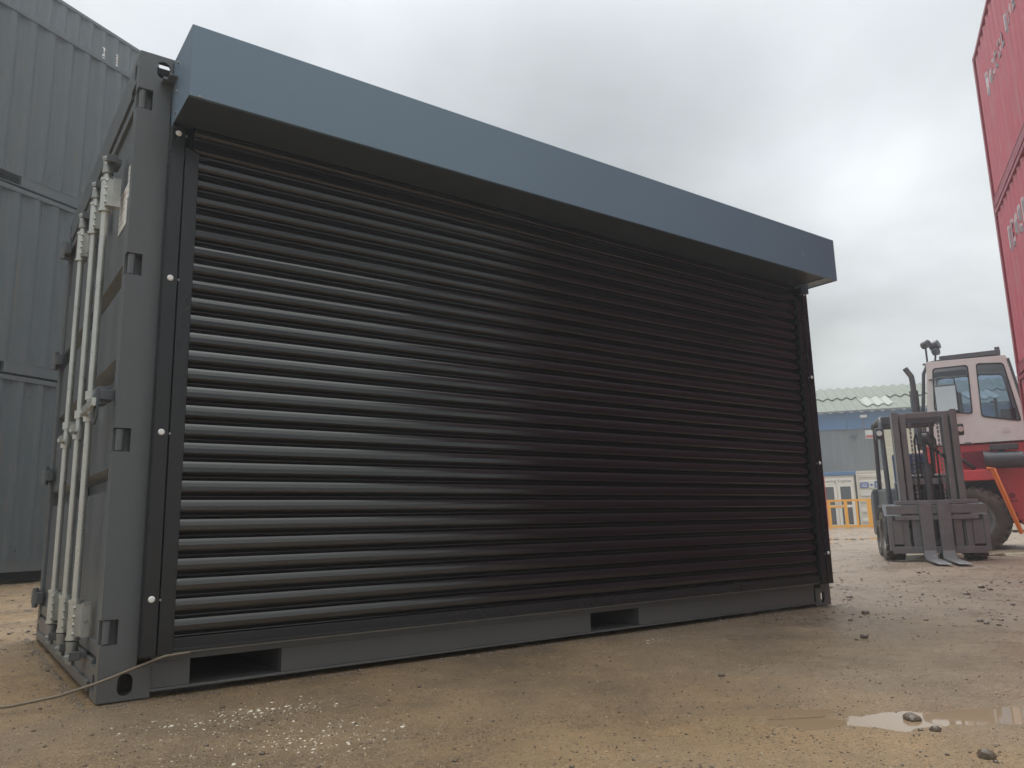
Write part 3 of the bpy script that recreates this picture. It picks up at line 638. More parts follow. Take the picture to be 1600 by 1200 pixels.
# ------------------------------------------------------------------ forklift
FT = 2.19
fk = thing('forklift', 'dirty dark grey forklift with mast and two forks, in front of the red lift truck', 'forklift', (10.61, 2.21, 0), FT)
S, TG = M['steel_dirty'], M['truck_grey']
def wheel(root, x, y, r, w, name='wheel', axis='x', lugs=22, lug=.02, rim=M['steel_dirty'], face=1):
    hw = w/2
    prof = [(-hw+.02, r*.60), (-hw, r*.66), (-hw, r*.90), (-hw+.03, r-.01), (-hw+.06, r), (hw-.06, r), (hw-.03, r-.01), (hw, r*.90), (hw, r*.66), (hw-.02, r*.60)]
    t_ = MB().lathe(prof, axis, 40, (x, y, r))
    n = lugs
    for i in range(n):
        for sd in (-1, 1):
            A = 2*math.pi*(i+(0 if sd < 0 else .5))/n
            c_, s_ = math.cos(A), math.sin(A); dA = 2*math.pi/n*.30; c2, s2 = math.cos(A+dA), math.sin(A+dA); sk = 2*math.pi/n*.5
            def Q(al, rad, ang):
                u, v = rad*math.cos(ang), rad*math.sin(ang)
                return (x+al, y+u, r+v) if axis == 'x' else (x+u, y+al, r+v)
            o0, o1 = sd*hw*1.0, sd*hw*.1
            vs = [Q(o0, r*.90, A), Q(o0, r*.90, A+dA), Q(o0, r+lug, A+dA), Q(o0, r+lug, A), Q(o1, r*.97, A+sk), Q(o1, r*.97, A+dA+sk), Q(o1, r+lug, A+dA+sk), Q(o1, r+lug, A+sk)]
            t_.add(vs, [(0,1,2,3),(7,6,5,4),(0,4,5,1),(1,5,6,2),(2,6,7,3),(3,7,4,0)])
    wh = t_.build(name, M['tyre'], root, smooth=35)
    for sd in (-1, 1):
        rp = [(sd*(hw-.02), r*.60), (sd*(hw-.045), r*.585), (sd*(hw-.05), r*.50), (sd*(hw-.10), r*.46), (sd*(hw-.11), r*.25), (sd*(hw-.05), r*.22), (sd*(hw-.05), .001)]
        rr_ = MB().lathe(rp, axis, 32, (x, y, r))
        for i in range(8):
            A = 2*math.pi*i/8; u, v = r*.36*math.cos(A), r*.36*math.sin(A)
            if axis == 'x': rr_.cyl((x+sd*(hw-.11), y+u, r+v), (x+sd*(hw-.09), y+u, r+v), .016, 6)
            else: rr_.cyl((x+u, y+sd*(hw-.11), r+v), (x+u, y+sd*(hw-.09), r+v), .016, 6)
        rr_.build('rim', rim, wh, smooth=35)
    return wh
for sx in (-1, 1): wheel(fk, sx*.50, 0, .35, .24, lugs=18, lug=.008)
for sx in (-1, 1): wheel(fk, sx*.42, -1.45, .28, .2, lugs=16, lug=.008)
# chassis
MB().prism([(-1.95,.38),(-1.95,.95),(-1.80,1.02),(-.75,1.0),(-.60,.62),(-.10,.60),(.12,.42),(.12,.18),(-1.2,.15),(-1.6,.20)], 'x', -.44, .44).build('chassis', TG, fk, bevel=.02)
MB().prism([(-2.05,.30),(-2.08,.85),(-1.95,1.0),(-1.70,1.05),(-1.70,.30)], 'x', -.52, .52).build('counterweight', TG, fk, bevel=.04)
for sx in (-1, 1):
    MB().prism([(.40,.36),(.37,.60),(.20,.76),(-.15,.76),(-.40,.66),(-.42,.62),(-.15,.72),(.18,.72),(.34,.57),(.37,.36)], 'x', sx*.38, sx*.62).build('mudguard', TG, fk, bevel=.005)
    MB().box(sx*.40, sx*.56, -.55, -.18, .28, .34).build('step', S, fk)
MB().box(-.36, .36, -.30, -.22, .55, 1.06).prism([(-.22,.95),(-.05,1.02),(-.02,1.15),(-.22,1.18)], 'x', -.34, .34).build('dashboard', TG, fk, bevel=.01)
st_ = MB().cyl((-.02,-.38,1.00), (-.02,-.52,1.28), .022, 8); n = 24
ring = [(-.02+.17*math.cos(2*math.pi*i/n), -.52+.17*math.sin(2*math.pi*i/n)*.85, 1.28+.17*math.sin(2*math.pi*i/n)*.42) for i in range(n+1)]
st_.tube(ring, .014, 6); st_.bar(ring[0], ring[12], .02, .01); st_.bar(ring[6], (-.02,-.52,1.28), .02, .01); st_.build('steering_wheel', M['rubber'], fk, smooth=60)
MB().box(-.26, .26, -1.15, -.70, .98, 1.12).build('seat', M['truck_blue'], fk, bevel=.03)
MB().prism([(-1.20,1.08),(-1.10,1.08),(-1.16,1.55),(-1.24,1.55)], 'x', -.24, .24).build('backrest', M['truck_blue'], fk, bevel=.03)
# overhead guard
for sx in (-1, 1):
    MB().tube([(sx*.47,-.14,.62), (sx*.47,-.16,1.2), (sx*.47,-.24,1.93), (sx*.45,-.30,2.02), (sx*.42,-1.4,2.05), (sx*.41,-1.5,1.98), (sx*.40,-1.75,1.0)], .034, 8).build('guard_pillar', TG, fk, smooth=50)
    hl = MB().box(sx*.47, sx*.57, -.17, -.08, 1.70, 1.86).cyl((sx*.52,-.08,1.78), (sx*.52,-.05,1.78), .045, 14).build('headlight', TG, fk, smooth=40, bevel=.01)
    MB().cyl((sx*.52,-.05,1.78), (sx*.52,-.045,1.78), .038, 14).build('lens', M['lens'], hl)
    MB().box(sx*.49, sx*.53, -.20, -.16, .66, .76).build('indicator', M['orange'], fk, bevel=.004)
MB().box(-.46, .46, -.34, -.24, 1.90, 2.04).build('guard_front', TG, fk, bevel=.015)
for i in range(7): MB().box(-.46, .46, -.48-.16*i, -.44-.16*i, 2.02, 2.06).build('roof_bar', TG, fk)
MB().box(-.46, .46, -1.56, -1.48, 1.98, 2.06).build('guard_rear', TG, fk, bevel=.01)
# mast
for sx in (-1, 1):
    MB().box(sx*.40, sx*.385, .22, .40, .12, 2.02).box(sx*.385, sx*.30, .22, .245, .12, 2.02).box(sx*.385, sx*.32, .375, .40, .12, 2.02).build('mast_rail', S, fk, bevel=.004)
    MB().box(sx*.298, sx*.285, .20, .37, .10, 1.99).box(sx*.285, sx*.215, .20, .222, .10, 1.99).box(sx*.285, sx*.225, .35, .37, .10, 1.99).build('inner_mast_rail', S, fk, bevel=.004)
    MB().cyl((sx*.30,.18,.30), (sx*.30,.18,1.25), .035, 12).cyl((sx*.30,.18,1.25), (sx*.30,.18,1.95), .02, 10).build('lift_cylinder', TG, fk, smooth=40)
    MB().cyl((sx*.44,.12,.45), (sx*.44,-.35,.72), .04, 10).build('tilt_cylinder', TG, fk, smooth=40)
    MB().tube([(sx*.13,.26,.75),(sx*.13,.28,1.2),(sx*.13,.28,1.62),(sx*.10,.24,1.72),(sx*.07,.20,1.62),(sx*.07,.20,.8)], .013, 6).build('hose', M['rubber'], fk, smooth=60)
MB().box(-.40, .40, .235, .30, 1.93, 2.01).build('mast_crossbar', S, fk, bevel=.006)
MB().box(-.39, .39, .18, .215, 1.02, 1.10).build('mast_crossbar', S, fk, bevel=.006)
MB().box(-.30, .30, .19, .23, .20, .30).build('mast_crossbar', S, fk, bevel=.006)
MB().cyl((0,.20,.25), (0,.20,1.30), .05, 14).cyl((0,.20,1.30), (0,.20,1.62), .028, 12).box(-.07,.07,.15,.27,1.58,1.74).cyl((-.03,.27,1.66), (.03,.27,1.66), .06, 12).build('centre_cylinder', M['truck_grey'], fk, smooth=40)
MB().tube([(-.02,.25,1.60),(-.10,.27,1.50),(-.20,.28,1.40),(-.26,.26,1.36),(-.30,.22,1.25)], .022, 8).build('hose', M['rubber'], fk, smooth=60)
MB().tube([(.22,.14,1.3),(.27,.10,1.15),(.26,.08,.95),(.20,.08,.8)], .012, 6).build('hose', M['rubber'], fk, smooth=60)
for sx in (-1, 1):
    ch = MB()
    for i in range(22): ch.box(sx*.17-.012, sx*.17+.012, .305, .325, .60+.058*i, .60+.058*i+.044)
    tag(ch.build('lift_chain', S, fk), kind=None)
MB().box(.27, .33, -.1, -.04, 1.0, 1.12).build('fire_extinguisher', M['truck_red'], fk, bevel=.02)
MB().cyl((-.24,.02,.95), (-.24,.02,1.12), .035, 10).build('filter_bowl', M['truck_red'], fk, smooth=40)
MB().box(-.2, .25, -.12, .10, .62, .92).box(-.30, -.2, -.1, .05, .7, .84).build('valve_block', M['dark'], fk, bevel=.01)
# carriage and forks
CY = .44
cg = MB().box(-.60, .60, CY, CY+.05, .62, .735).box(-.56, .56, CY-.01, CY+.04, .10, .19)
for sx in (-1, 1):
    cg.box(sx*.60, sx*.545, CY+.005, CY+.045, .14, .60).box(sx*.42, sx*.34, CY-.02, CY+.0, .12, .70).box(sx*.30, sx*.20, CY-.05, CY+.01, .16, .76)
cg.box(-.50, .50, CY+.008, CY+.048, .54, .60)
cg.build('fork_carriage', S, fk, bevel=.005)
MB().box(-.52, .48, CY-.03, CY+.02, .745, .80).build('carriage_top_bar', S, fk, bevel=.006)
for sx in (-1, 1):
    MB().box(sx*.545, sx*.42, CY+.012, CY+.022, .22, .53).build('carriage_plate', S, fk, bevel=.003)
pr_ring = [(.30+.10*math.cos(2*math.pi*i/20), CY-.03, .36+.10*math.sin(2*math.pi*i/20)) for i in range(21)]
MB().tube(pr_ring, .016, 6).build('coiled_hose', M['rubber'], fk, smooth=60)
for x0, x1 in ((.055,.205),(-.165,-.015)):
    f = MB().prism([(CY+.05,.76),(CY+.095,.76),(CY+.10,.14),(CY+.13,.075),(CY+.20,.045),(CY+1.0,.022),(CY+1.02,.012),(CY+.10,.012),(CY+.055,.05),(CY+.05,.10)], 'x', x0, x1)
    f.box(x0+.02, x1-.02, CY+.04, CY+.09, .755, .79)
    f.build('fork', S, fk, bevel=.004)

# ------------------------------------------------------------------ red lift truck behind (local +X to the right in the picture, -Y towards the camera)
hb = thing('lift_truck', 'large red lift truck with a cream cab and orange handrail, behind the small forklift', 'lift truck', (13.777, 3.051, -.02), -1.1712)
CR, TR = M['cream'], M['truck_red']
wheel(hb, .02, .19, .53, .38, axis='y', lugs=26, lug=.028, rim=M['steel_dirty'])
wheel(hb, .02, 1.85, .53, .38, axis='y', lugs=26, lug=.028)
wheel(hb, 2.45, .19, .56, .40, axis='y', lugs=26, lug=.028)
wheel(hb, 2.45, 1.85, .56, .40, axis='y', lugs=26, lug=.028)
# frame and bodywork
MB().box(-.75, 3.0, .5, 1.6, .45, 1.36).build('chassis', M['dark'], hb, bevel=.02)
MB().box(-.9, -.55, .30, 1.75, .45, 1.75).build('counterweight', TR, hb, bevel=.08)
bd = MB().prism([(-.66,1.38),(-.66,1.84),(.92,1.84),(1.8,1.84),(1.8,.42),(.72,.42),(.50,1.10),(.36,1.38)], 'y', .42, 1.70)
body_o = bd.build('body', TR, hb, bevel=.02)
MB().prism([(-.40,1.19),(-.40,1.37),(.44,1.37),(.44,1.26),(.38,1.19)], 'y', .02, .44).build('fender', TR, hb, bevel=.012)
MB().prism([(-.62,1.05),(-.40,1.19),(-.40,1.37),(-.62,1.28)], 'y', .02, .44).build('fender', TR, hb, bevel=.012)
gr = MB().box(-.05, .42, .405, .42, 1.42, 1.72).build('grille', M['red_dark'], hb)
for i in range(9): MB().box(-.03, .40, .39, .407, 1.445+.03*i, 1.457+.03*i).build('louvre', M['red_dark'], gr)
MB().box(.50, 1.5, .40, .42, .50, 1.16).build('side_panel', TR, hb, bevel=.008)
for q in ((.62,.92),(.62,.60)): MB().cyl((q[0],.40,q[1]), (q[0],.385,q[1]), .05, 12).box(q[0]-.08,q[0]+.08,.38,.40,q[1]-.10,q[1]-.08).build('step_bracket', M['red_dark'], hb)
MB().tube([(.30,.02,1.385),(.40,.0,1.38),(.68,-.02,.30)], .026, 8).build('handrail', M['orange'], hb, smooth=60)
MB().bar((.37,.0,1.37),(.67,-.01,.28),.02,.055).build('handrail_plate', M['orange'], hb)
MB().box(.55, 1.3, .10, .42, .30, .34).build('step', M['steel_dirty'], hb)
MB().cyl((.30,.20,1.54),(.85,.20,1.52), .145, 20).cyl((.28,.20,1.54),(.30,.20,1.54), .16, 20).cyl((.52,.20,1.53),(.54,.20,1.53), .153, 20).cyl((.85,.20,1.52),(.92,.20,1.52), .09, 14).build('air_cleaner', M['truck_grey'], hb, smooth=40)
MB().tube([(.92,.2,1.52),(1.05,.2,1.50),(1.3,.25,1.36),(1.5,.32,1.25)], .05, 10).build('hose', M['zinc'], hb, smooth=60)
MB().box(.38, .80, .12, .30, 1.70, 1.80).box(.5,.6,.2,.42,1.66,1.72).box(-.0,.12,.35,.45,1.84,1.89).box(.42,.5,.35,.43,1.84,1.89).build('air_cleaner_bracket', M['truck_grey'], hb, bevel=.01)
MB().tube([(-.30,.30,1.5),(-.12,.28,1.62),(.02,.27,1.50),(.12,.3,1.40)], .035, 8).build('hose', M['rubber'], hb, smooth=60)
# cab: tapered shell with window openings on each side
def frame_face(mb, outer, inner, y, t):      # polygon ring with thickness (same vertex count)
    n = len(outer)
    vs = [(u, y, v) for u, v in outer]+[(u, y, v) for u, v in inner]+[(u, y+t, v) for u, v in outer]+[(u, y+t, v) for u, v in inner]
    fs = []
    for i in range(n):
        j = (i+1) % n; fs += [(i, j, n+j, n+i), (2*n+i, 3*n+i, 3*n+j, 2*n+j), (n+i, n+j, 3*n+j, 3*n+i), (i, 2*n+i, 2*n+j, j)]
    mb.add(vs, fs)
def rpoly(pts, r=.05, k=3):                  # rounded polygon
    out = []; n = len(pts)
    for i, p in enumerate(pts):
        p = Vector(p); a = Vector(pts[i-1])-p; b_ = Vector(pts[(i+1) % n])-p; a.normalize(); b_.normalize()
        A, B = p+a*r, p+b_*r
        for q in range(k+1):
            s_ = q/k; out.append(tuple(A*(1-s_)**2+p*2*s_*(1-s_)+B*s_*s_))
    return out
Y0, Y1 = .35, 1.65
w1o = [(-.52,2.36),(-.44,3.36),(.275,3.345),(.275,2.30)]; w1i = [(-.40,2.48),(-.35,3.27),(.22,3.27),(.20,2.37)]
w2o = [(.275,2.20),(.275,3.345),(.82,3.30),(1.01,2.12)]; w2i = [(.32,2.31),(.34,3.28),(.76,3.24),(.91,2.18)]
cabm = MB()
for (y, t_) in ((Y0, .05), (Y1-.05, .05)):
    for o4, i4 in ((w1o, w1i), (w2o, w2i)):
        ro = rpoly(o4, .004, 3); ri = rpoly(i4, .06, 3); frame_face(cabm, ro, ri, y, t_)
cabm.prism([(-.60,1.86),(-.52,2.36),(.275,2.30),(.275,1.86)], 'y', Y0, Y1)
cabm.prism([(.275,1.86),(.275,2.20),(1.01,2.12),(1.03,1.86)], 'y', Y0, Y1)
cabm.prism([(-.455,3.362),(-.43,3.40),(.80,3.37),(.83,3.30),(.275,3.347)], 'y', Y0, Y1)
cab = cabm.build('cab', CR, hb, bevel=.006)
cg_ = M['cab_glass']
for (y, inn) in ((Y0+.02, (w1i, w2i)), (Y1-.03, (w1i, w2i))):
    for w in inn:
        ww = rpoly(w, .06, 3); fr_ = MB(); s_ = [( (u-sum(a for a,_ in w)/4)*.93+sum(a for a,_ in w)/4, (v-sum(b for _,b in w)/4)*.95+sum(b for _,b in w)/4) for u, v in ww]
        frame_face(fr_, ww, s_, y-.03 if y < 1 else y+.01, .02)
        wo_ = fr_.build('window', M['rubber'], cab); MB().prism(ww, 'y', y, y+.006).build('pane', cg_, cab)
MB().add([(1.005,Y0+.06,2.2),(1.005,Y1-.06,2.2),(.84,Y1-.06,3.28),(.84,Y0+.06,3.28),(1.0,Y0+.06,2.2),(1.0,Y1-.06,2.2),(.835,Y1-.06,3.28),(.835,Y0+.06,3.28)], [(0,1,2,3),(7,6,5,4),(0,4,5,1),(1,5,6,2),(2,6,7,3),(3,7,4,0)]).build('windscreen', cg_, cab)
MB().bar((1.02,Y0+.03,2.12),(.83,Y0+.03,3.31),.06,.05).bar((1.02,Y1-.03,2.12),(.83,Y1-.03,3.31),.06,.05).build('windscreen_pillar', M['truck_grey'], cab)
MB().box(-.03, .45, .75, 1.25, 2.0, 2.30).box(-.10, .05, .78, 1.22, 2.2, 2.85).build('seat', M['dark'], cab, bevel=.03)
MB().box(.62, .85, .6, 1.4, 2.1, 2.45).box(.55,.60,.9,1.1,2.35,2.7).cyl((.56,.82,2.62),(.50,1.18,2.66),.02,8).build('dashboard', M['truck_grey'], cab, bevel=.02)
MB().box(-.40, .18, Y0+.06, Y0+.09, 3.10, 3.2).build('sun_blind', M['truck_grey'], cab)
MB().box(-.22, .74, .45, 1.55, 3.42, 3.50).prism([(-.40,3.40),(-.05,3.43),(-.05,3.46),(-.40,3.43)], 'y', .5, .56).box(.66,.74,.6,.64,3.50,3.58).build('roof_guard', M['truck_grey'], hb, bevel=.008)
MB().tube([(-.70,.45,1.8),(-.70,.45,3.05),(-.71,.45,3.18),(-.80,.44,3.34)], .05, 12).cyl((-.70,.45,1.9),(-.70,.45,2.9),.075,14).build('exhaust_stack', M['truck_grey'], hb, smooth=50)
MB().tube([(-.60,.42,1.86),(-.58,.42,2.5),(-.50,.42,3.2),(-.42,.42,3.36)], .03, 8).build('grab_rail', M['truck_grey'], hb, smooth=60)
wl = MB().tube([(-.42,.5,3.37),(-.42,.5,3.80)], .018, 6).tube([(-.30,.5,3.38),(-.27,.5,3.55),(-.33,.5,3.62)], .018, 6).box(-.50,-.34,.47,.53,3.37,3.40)
wl.cyl((-.46,.5,3.74),(-.36,.42,3.76),.07,14).cyl((-.34,.55,3.70),(-.20,.5,3.74),.085,14).cyl((-.30,.5,3.60),(-.22,.46,3.60),.07,14)
wl.build('work_lights', M['truck_grey'], hb, smooth=40)
mr_ = MB().box(-.36,.0,Y0-.20,Y0-.17,2.42,2.92).build('mirror', M['truck_grey'], hb, bevel=.02)
MB().box(-.34,-.02,Y0-.206,Y0-.201,2.45,2.89).build('mirror_glass', M['mirror'], mr_)
MB().tube([(-.42,Y0,3.06),(-.20,Y0-.18,3.06),(-.02,Y0-.18,3.02),(-.02,Y0-.18,2.9)], .015, 6).build('mirror_arm', M['truck_grey'], hb, smooth=60)
MB().box(.60,.72,.342,.349,2.02,2.10).build('label_plate', M['sticker'], hb)
# mast of the lift truck, mostly outside the picture
for y in (.55, 1.45): MB().box(3.2, 3.4, y, y+.14, .15, 3.6).build('mast_rail', M['steel_dirty'], hb, bevel=.01)
MB().box(3.2, 3.35, .55, 1.59, 3.4, 3.55).build('mast_crossbar', M['steel_dirty'], hb)

# ------------------------------------------------------------------ warehouse shed
SO = Vector((37.37, 19.16, 0)); ST_ = -.9112
sh = thing('warehouse', 'long warehouse with corrugated roof, blue fascia and grey wall across the back', 'warehouse', SO, ST_)
SG = M['shed_grey']
XA, XB = -30, 42
mb = MB(); us = np.arange(XA, 1.62, .2); pf = []
for i, u in enumerate(us): pf.append((float(u), .03*(i % 2)))
mb.strip(pf, 'z', -.2, 5.12); mb.build('grey_wall', SG, sh, fix=False)
cream = MB().box(1.62, XB, .0, .15, -.2, 5.12).build('cream_wall', M['shed_cream'], sh)
jl = MB()
for zz_ in np.arange(.45, 5.1, .45): jl.box(1.62, XB, -.012, 0, zz_, zz_+.04)
tag(jl.build('wall_joint', M['cabin'], cream))
for i in range(24):
    x0 = XA+3*i; MB().box(x0+.01, x0+2.99, -.10, -.04, 5.12, 6.03).build('fascia_panel', M['shed_blue'], sh)
MB().box(XA, XB, .16, .5, -.2, 6).build('wall_core', SG, sh)
def roof_sheet(x0, x1, y0, z0, y1, z1, m, lift=0):
    mb = MB(); n = int((x1-x0)/.0625)
    A = []; 
    for i in range(n+1):
        u = x0+(x1-x0)*i/n; w = .055*math.cos(2*math.pi*u/.50)
        A.append((u, w))
    vs = [(u, y0, z0+w+lift) for u, w in A]+[(u, y1, z1+w+lift) for u, w in A]; n1_ = len(A)
    mb.add(vs, [(i, i+1, n1_+i+1, n1_+i) for i in range(n1_-1)])
    return mb.build('roof_sheet', m, sh, smooth=80, fix=False)
for i in range(24):
    x0 = XA+3*i
    roof_sheet(x0, x0+3.0, -.35, 6.0, 3.0, 7.13, M['roof']); roof_sheet(x0, x0+3.0, 2.9, 7.15, 6.0, 8.2, M['roof'], .03)
    roof_sheet(x0, x0+3.0, 6.0, 8.2, 12.3, 6.0, M['roof'])
for x0 in (-6.5, 1.0, 6.0, 12): roof_sheet(x0, x0+1.5, .8, 6.40, 2.9, 7.11, M['rooflight'], .05)
MB().box(XA, XB, -.47, -.36, 5.98, 6.06).build('gutter', SG, sh)
lf = MB().box(.66, .98, -.34, -.10, 5.66, 5.80).build('floodlight', M['lens'], sh, bevel=.02)
MB().box(.80, .84, -.14, -.10, 5.12, 5.66).build('lamp_bracket', SG, lf)
MB().box(.10, .46, -.25, .0, 4.70, 4.86).build('wall_lamp', M['truck_grey'], sh, bevel=.03)
sn = MB().box(.86, 1.46, -.05, .0, 4.58, 5.02).build('wall_sign', M['sticker'], sh)
MB().box(.88, 1.44, -.06, -.05, 4.62, 4.76).build('red_band', M['red_print'], sn)
# cabin with glazed doors
def at_shed(x, y, z=0): return SO+Matrix.Rotation(ST_, 3, 'Z') @ Vector((x, y, z))
CB = .12
cbn = thing('site_cabin', 'cream site cabin with white glazed double doors and a name board, behind the yellow barrier', 'cabin', at_shed(0, -4, CB), ST_)
MB().box(-6.5, -.40, 0, 2.4, 0, 2.42).build('wall', M['cabin'], cbn, bevel=.02)
MB().box(-6.6, -.34, -.08, 2.5, 2.42, 2.60).build('roof', M['shed_blue'], cbn, bevel=.02)
MB().box(-1.92, -.46, -.05, .0, 2.02, 2.30).build('name_board', M['upvc'], cbn)
text_on('lettering', 'Flooring Supplies', .20, M['ink'], cbn, (-1.19, -.055, 2.10), R_FRONT, align='CENTER', sx=.95)
for (xa, xb) in ((-1.92,-1.22),(-1.18,-.48)):
    dr = MB().box(xa, xa+.12, -.06, 0, .02, 2.0).box(xb-.12, xb, -.06, 0, .02, 2.0).box(xa+.12, xb-.12, -.06, 0, 1.90, 2.0).box(xa+.12, xb-.12, -.06, 0, .02, .14).box(xa+.12, xb-.12, -.06, 0, .93, 1.05).build('door', M['upvc'], cbn)
    MB().box(xa+.12, xb-.12, -.035, -.015, 1.05, 1.90).box(xa+.12, xb-.12, -.035, -.015, .14, .93).build('pane', M['glass_dark'], dr)
    MB().box(xb-.08 if xa < -1.5 else xa+.03, xb-.05 if xa < -1.5 else xa+.06, -.10, -.06, .9, 1.2).build('handle', M['zinc'], dr)
# off-white container with safety signs
wc = thing('shipping_container', 'off-white container with small blue and white safety signs, right of the site cabin', 'shipping container', at_shed(-.30, -4.1, CB), ST_)
WB = M['white_box']
for x in (0, 1.12): MB().box(x-.02, x+.08, -.02, .1, 0, 2.58).build('corner_post', WB, wc)
MB().box(0, 1.16, 0, 5.9, .12, 2.50).build('body', WB, wc)
for i, z0 in enumerate((.30, .75, 1.20, 1.60, 2.05, 2.36)):
    MB().prism([(0, z0-.10), (-.05, z0-.06), (-.05, z0+.06), (0, z0+.10)], 'x', .08, 1.10).build('rib', WB, wc)
MB().box(.0, 1.16, -.03, 0, 2.50, 2.60).build('header', WB, wc); MB().box(0, 1.16, -.03, 0, 0, .12).build('sill', WB, wc)
for (x0, x1, z0, z1, m_) in ((.12,.46,1.80,2.06,'blue_print'),(.50,.70,1.80,2.06,'sticker'),(.74,1.0,1.80,2.10,'blue_print')):
    sg = MB().box(x0, x1, -.062, -.055, z0, z1).build('safety_sign', M[m_], wc)
    if m_ == 'sticker': MB().cyl(((x0+x1)/2,-.062,(z0+z1)/2), ((x0+x1)/2,-.066,(z0+z1)/2), .06, 16).build('symbol', M['blue_print'], sg)
    else:
        for q in range(3): MB().box(x0+.05, x1-.05, -.066, -.062, z0+.05+.06*q, z0+.075+.06*q).build('print_line', M['sticker'], sg)
MB().cyl((.92,-.055,1.50),(.92,-.062,1.50),.13,20).build('round_notice', M['pink'], wc)
MB().box(.10,.75,-.058,-.052,1.44,1.56).build('notice', M['sticker'], wc)
# yellow barrier and red post
bx = thing('safety_barrier', 'yellow steel pedestrian barrier in front of the site cabin doors', 'barrier', at_shed(0, -7, .12), ST_)
YL = M['yellow']
for x0, w in ((-1.98,.13),(-1.30,.13),(-.84,.08),(-.38,.28)): MB().box(x0, x0+w, -.05, .05, .0, 1.24).build('post', YL, bx, bevel=.005)
MB().box(-1.85, .55, -.03, .03, 1.15, 1.24).build('top_rail', YL, bx); MB().box(-1.85, -.1, -.03, .03, .88, .95).build('mid_rail', YL, bx) if False else None
MB().box(-1.85, -1.30, -.03, .03, .90, .98).build('mid_rail', YL, bx)
MB().box(-1.85, .25, -.03, .03, .04, .14).build('bottom_rail', YL, bx)
tag(MB().box(-2.09, -1.995, -.05, .05, 0, 2.3).build('marker_post', M['post_red'], None, bevel=.01), 'tall thin red post at the left end of the yellow barrier', 'post')
mp = bpy.data.objects['marker_post']; mp.location = at_shed(0, -7, .12); mp.rotation_euler = (0,0,ST_)

# ------------------------------------------------------------------ stones, chips
def stone_mesh(r, seed, sub=1):
    rs = random.Random(seed); bm = bmesh.new(); bmesh.ops.create_icosphere(bm, subdivisions=sub, radius=r)
    f = (1, rs.uniform(.7,1), rs.uniform(.45,.8))
    for v in bm.verts: v.co = Vector((v.co.x*f[0], v.co.y*f[1], v.co.z*f[2]))*(rs.uniform(.78,1.18) if sub == 1 else rs.uniform(.93,1.05)*(1+.22*math.sin(v.co.x*2.3/r+seed)*math.cos(v.co.y*2.9/r+seed)))
    vs = [tuple(v.co) for v in bm.verts]; fs = [tuple(v.index for v in f_.verts) for f_ in bm.faces]; bm.free(); return vs, fs
lib = [stone_mesh(1, i) for i in range(12)]
LV = np.array([v for v, f in lib]); LF = np.array(lib[0][1])
def scatter(name, count, zone, rmu, rsig, m, sink=.35, clump=0):
    x, y = zone(count)
    ok = ~((x > -.02) & (x < LM+.02) & (y > -.01) & (y < WM))
    if clump: ok &= rng.random(count) < clump+vnoise(x, y, .5, 9)
    x, y = x[ok], y[ok]; n = len(x); r = np.exp(rng.normal(rmu, rsig, n)); a = rng.random(n)*6.283; c, s_ = np.cos(a), np.sin(a)
    T = LV[rng.integers(0, len(lib), n)]                       # n x 12 x 3
    V = np.empty_like(T); V[..., 0] = x[:, None]+r[:, None]*(T[..., 0]*c[:, None]-T[..., 1]*s_[:, None]); V[..., 1] = y[:, None]+r[:, None]*(T[..., 0]*s_[:, None]+T[..., 1]*c[:, None])
    V[..., 2] = r[:, None]*T[..., 2]*.8+(ground_h(x, y)+r*(.8-sink)*.5)[:, None]
    F = (LF[None]+(np.arange(n)*LV.shape[1])[:, None, None]).reshape(-1, 3)
    me = bpy.data.meshes.new(name); me.vertices.add(n*LV.shape[1]); me.vertices.foreach_set('co', V.ravel()); me.loops.add(F.size); me.loops.foreach_set('vertex_index', F.ravel())
    me.polygons.add(len(F)); me.polygons.foreach_set('loop_start', np.arange(0, F.size, 3)); me.polygons.foreach_set('loop_total', np.full(len(F), 3)); me.update(calc_edges=True); me.materials.append(m)
    o = link(name, me); return tag(o, kind='stuff')
def wedge(n, d0, d1, p, w):
    d = d0+rng.random(n)**p*d1; a = YAW+rng.uniform(-w, w, n); return CAM.x+np.sin(a)*d, CAM.y+np.cos(a)*d
near_zone = lambda n: wedge(n, .9, 8, 1.6, .72)
far_zone = lambda n: wedge(n, 5, 26, 1.3, .7)
o = scatter('gravel', 26000, near_zone, -6.15, .5, M['stone'], clump=.25); o['label'] = 'small wet dark gravel scattered over the muddy yard'; o['category'] = 'gravel'
M['stone_far'] = mat('grey_brown_stone', (0.16,0.125,0.10), 0.45, var=.4, vscale=15)
o = scatter('rubble', 14000, far_zone, -5.0, .5, M['stone_far'], clump=.3); o['label'] = 'rough grey brown rubble across the far part of the yard'; o['category'] = 'rubble'
M['pale'] = mat('pale_gravel', (0.42,0.34,0.24), 0.4, var=.3, vscale=15)
o = scatter('pale_gravel', 26000, near_zone, -6.45, .4, M['pale'], clump=.4); o['label'] = 'fine sandy coloured gravel pressed into the yard surface'; o['category'] = 'gravel'
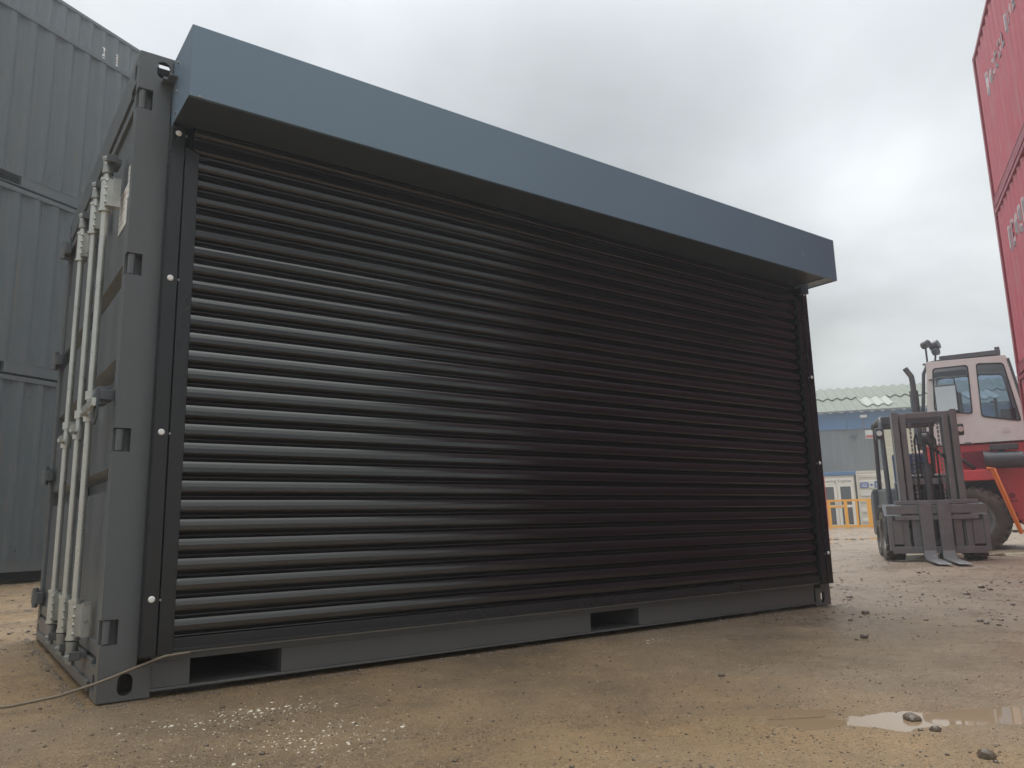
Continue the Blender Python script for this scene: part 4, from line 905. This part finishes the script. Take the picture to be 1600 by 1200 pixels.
def chip_zone(n):
    k = rng.random(n); cs = np.array([(.35,-.55,.30,.10),(.42,-.98,.30,.14),(2.6,-.35,.5,.05)])[np.where(k < .42, 0, np.where(k < .85, 1, 2))]
    return rng.normal(cs[:, 0], cs[:, 2]*.6), rng.normal(cs[:, 1], cs[:, 3]*.8)
o = scatter('chalk_chips', 800, chip_zone, -6.0, .55, M['pale_chip'], sink=1.1, clump=.3); o['label'] = 'white chalky chips trodden into the dirt in front of the container'; o['category'] = 'chips'
def base_zone(n):
    k = rng.random(n); front = k < .75
    return np.where(front, rng.uniform(-.05, LM+.1, n), -.03-rng.exponential(.03, n)), np.where(front, -.022-rng.exponential(.035, n), rng.uniform(0, 2.4, n))
o = scatter('mud_crumbs', 4200, base_zone, -5.9, .5, M['stone_far'], sink=.6); o['label'] = 'mud crumbs and grit gathered along the foot of the container'; o['category'] = 'grit'
for (x, y, r, lab) in ((1.951,-1.936,.032,'largest dark stone, standing at the edge of the puddle'), (1.84,-2.06,.018,'small dark stone just in front of the puddle, left of the other stone there'),
        (1.69,-2.26,.026,'dark clod lying in front of the puddle near the bottom of the picture'), (2.02,-1.15,.016,'dark pebble alone on the bare mud between the container and the puddle'),
        (4.5,-1.3,.035,'dark stone out on the open ground right of the container'), (3.3,-1.0,.024,'dark stone on the mud off the right half of the shutter')):
    vs, fs = stone_mesh(1, int(r*9000), 2); a = random.random()*6; r *= .85
    o = MB().add([(vx*r, vy*r, vz*r) for vx, vy, vz in vs], fs).build('stone', M['stone'], None, bevel=0)
    o.location = (x, y, float(ground_h(np.array([x]), np.array([y]))[0])+r*.42); o.rotation_euler = (0,0,a); tag(o, lab, 'stone', 'larger stones on the yard')

# ------------------------------------------------------------------ haze
hz = bpy.data.materials.new('haze'); hz.use_nodes = True; t = hz.node_tree; t.nodes.clear()
pv = t.nodes.new('ShaderNodeVolumePrincipled'); pv.inputs['Color'].default_value = (.86,.93,1,1); pv.inputs['Density'].default_value = .0045; pv.inputs['Anisotropy'].default_value = .5
oo = t.nodes.new('ShaderNodeOutputMaterial'); t.links.new(pv.outputs[0], oo.inputs['Volume'])
tag(MB().box(-330, 370, -330, 370, -1.6, 13).build('haze', hz), kind='stuff')
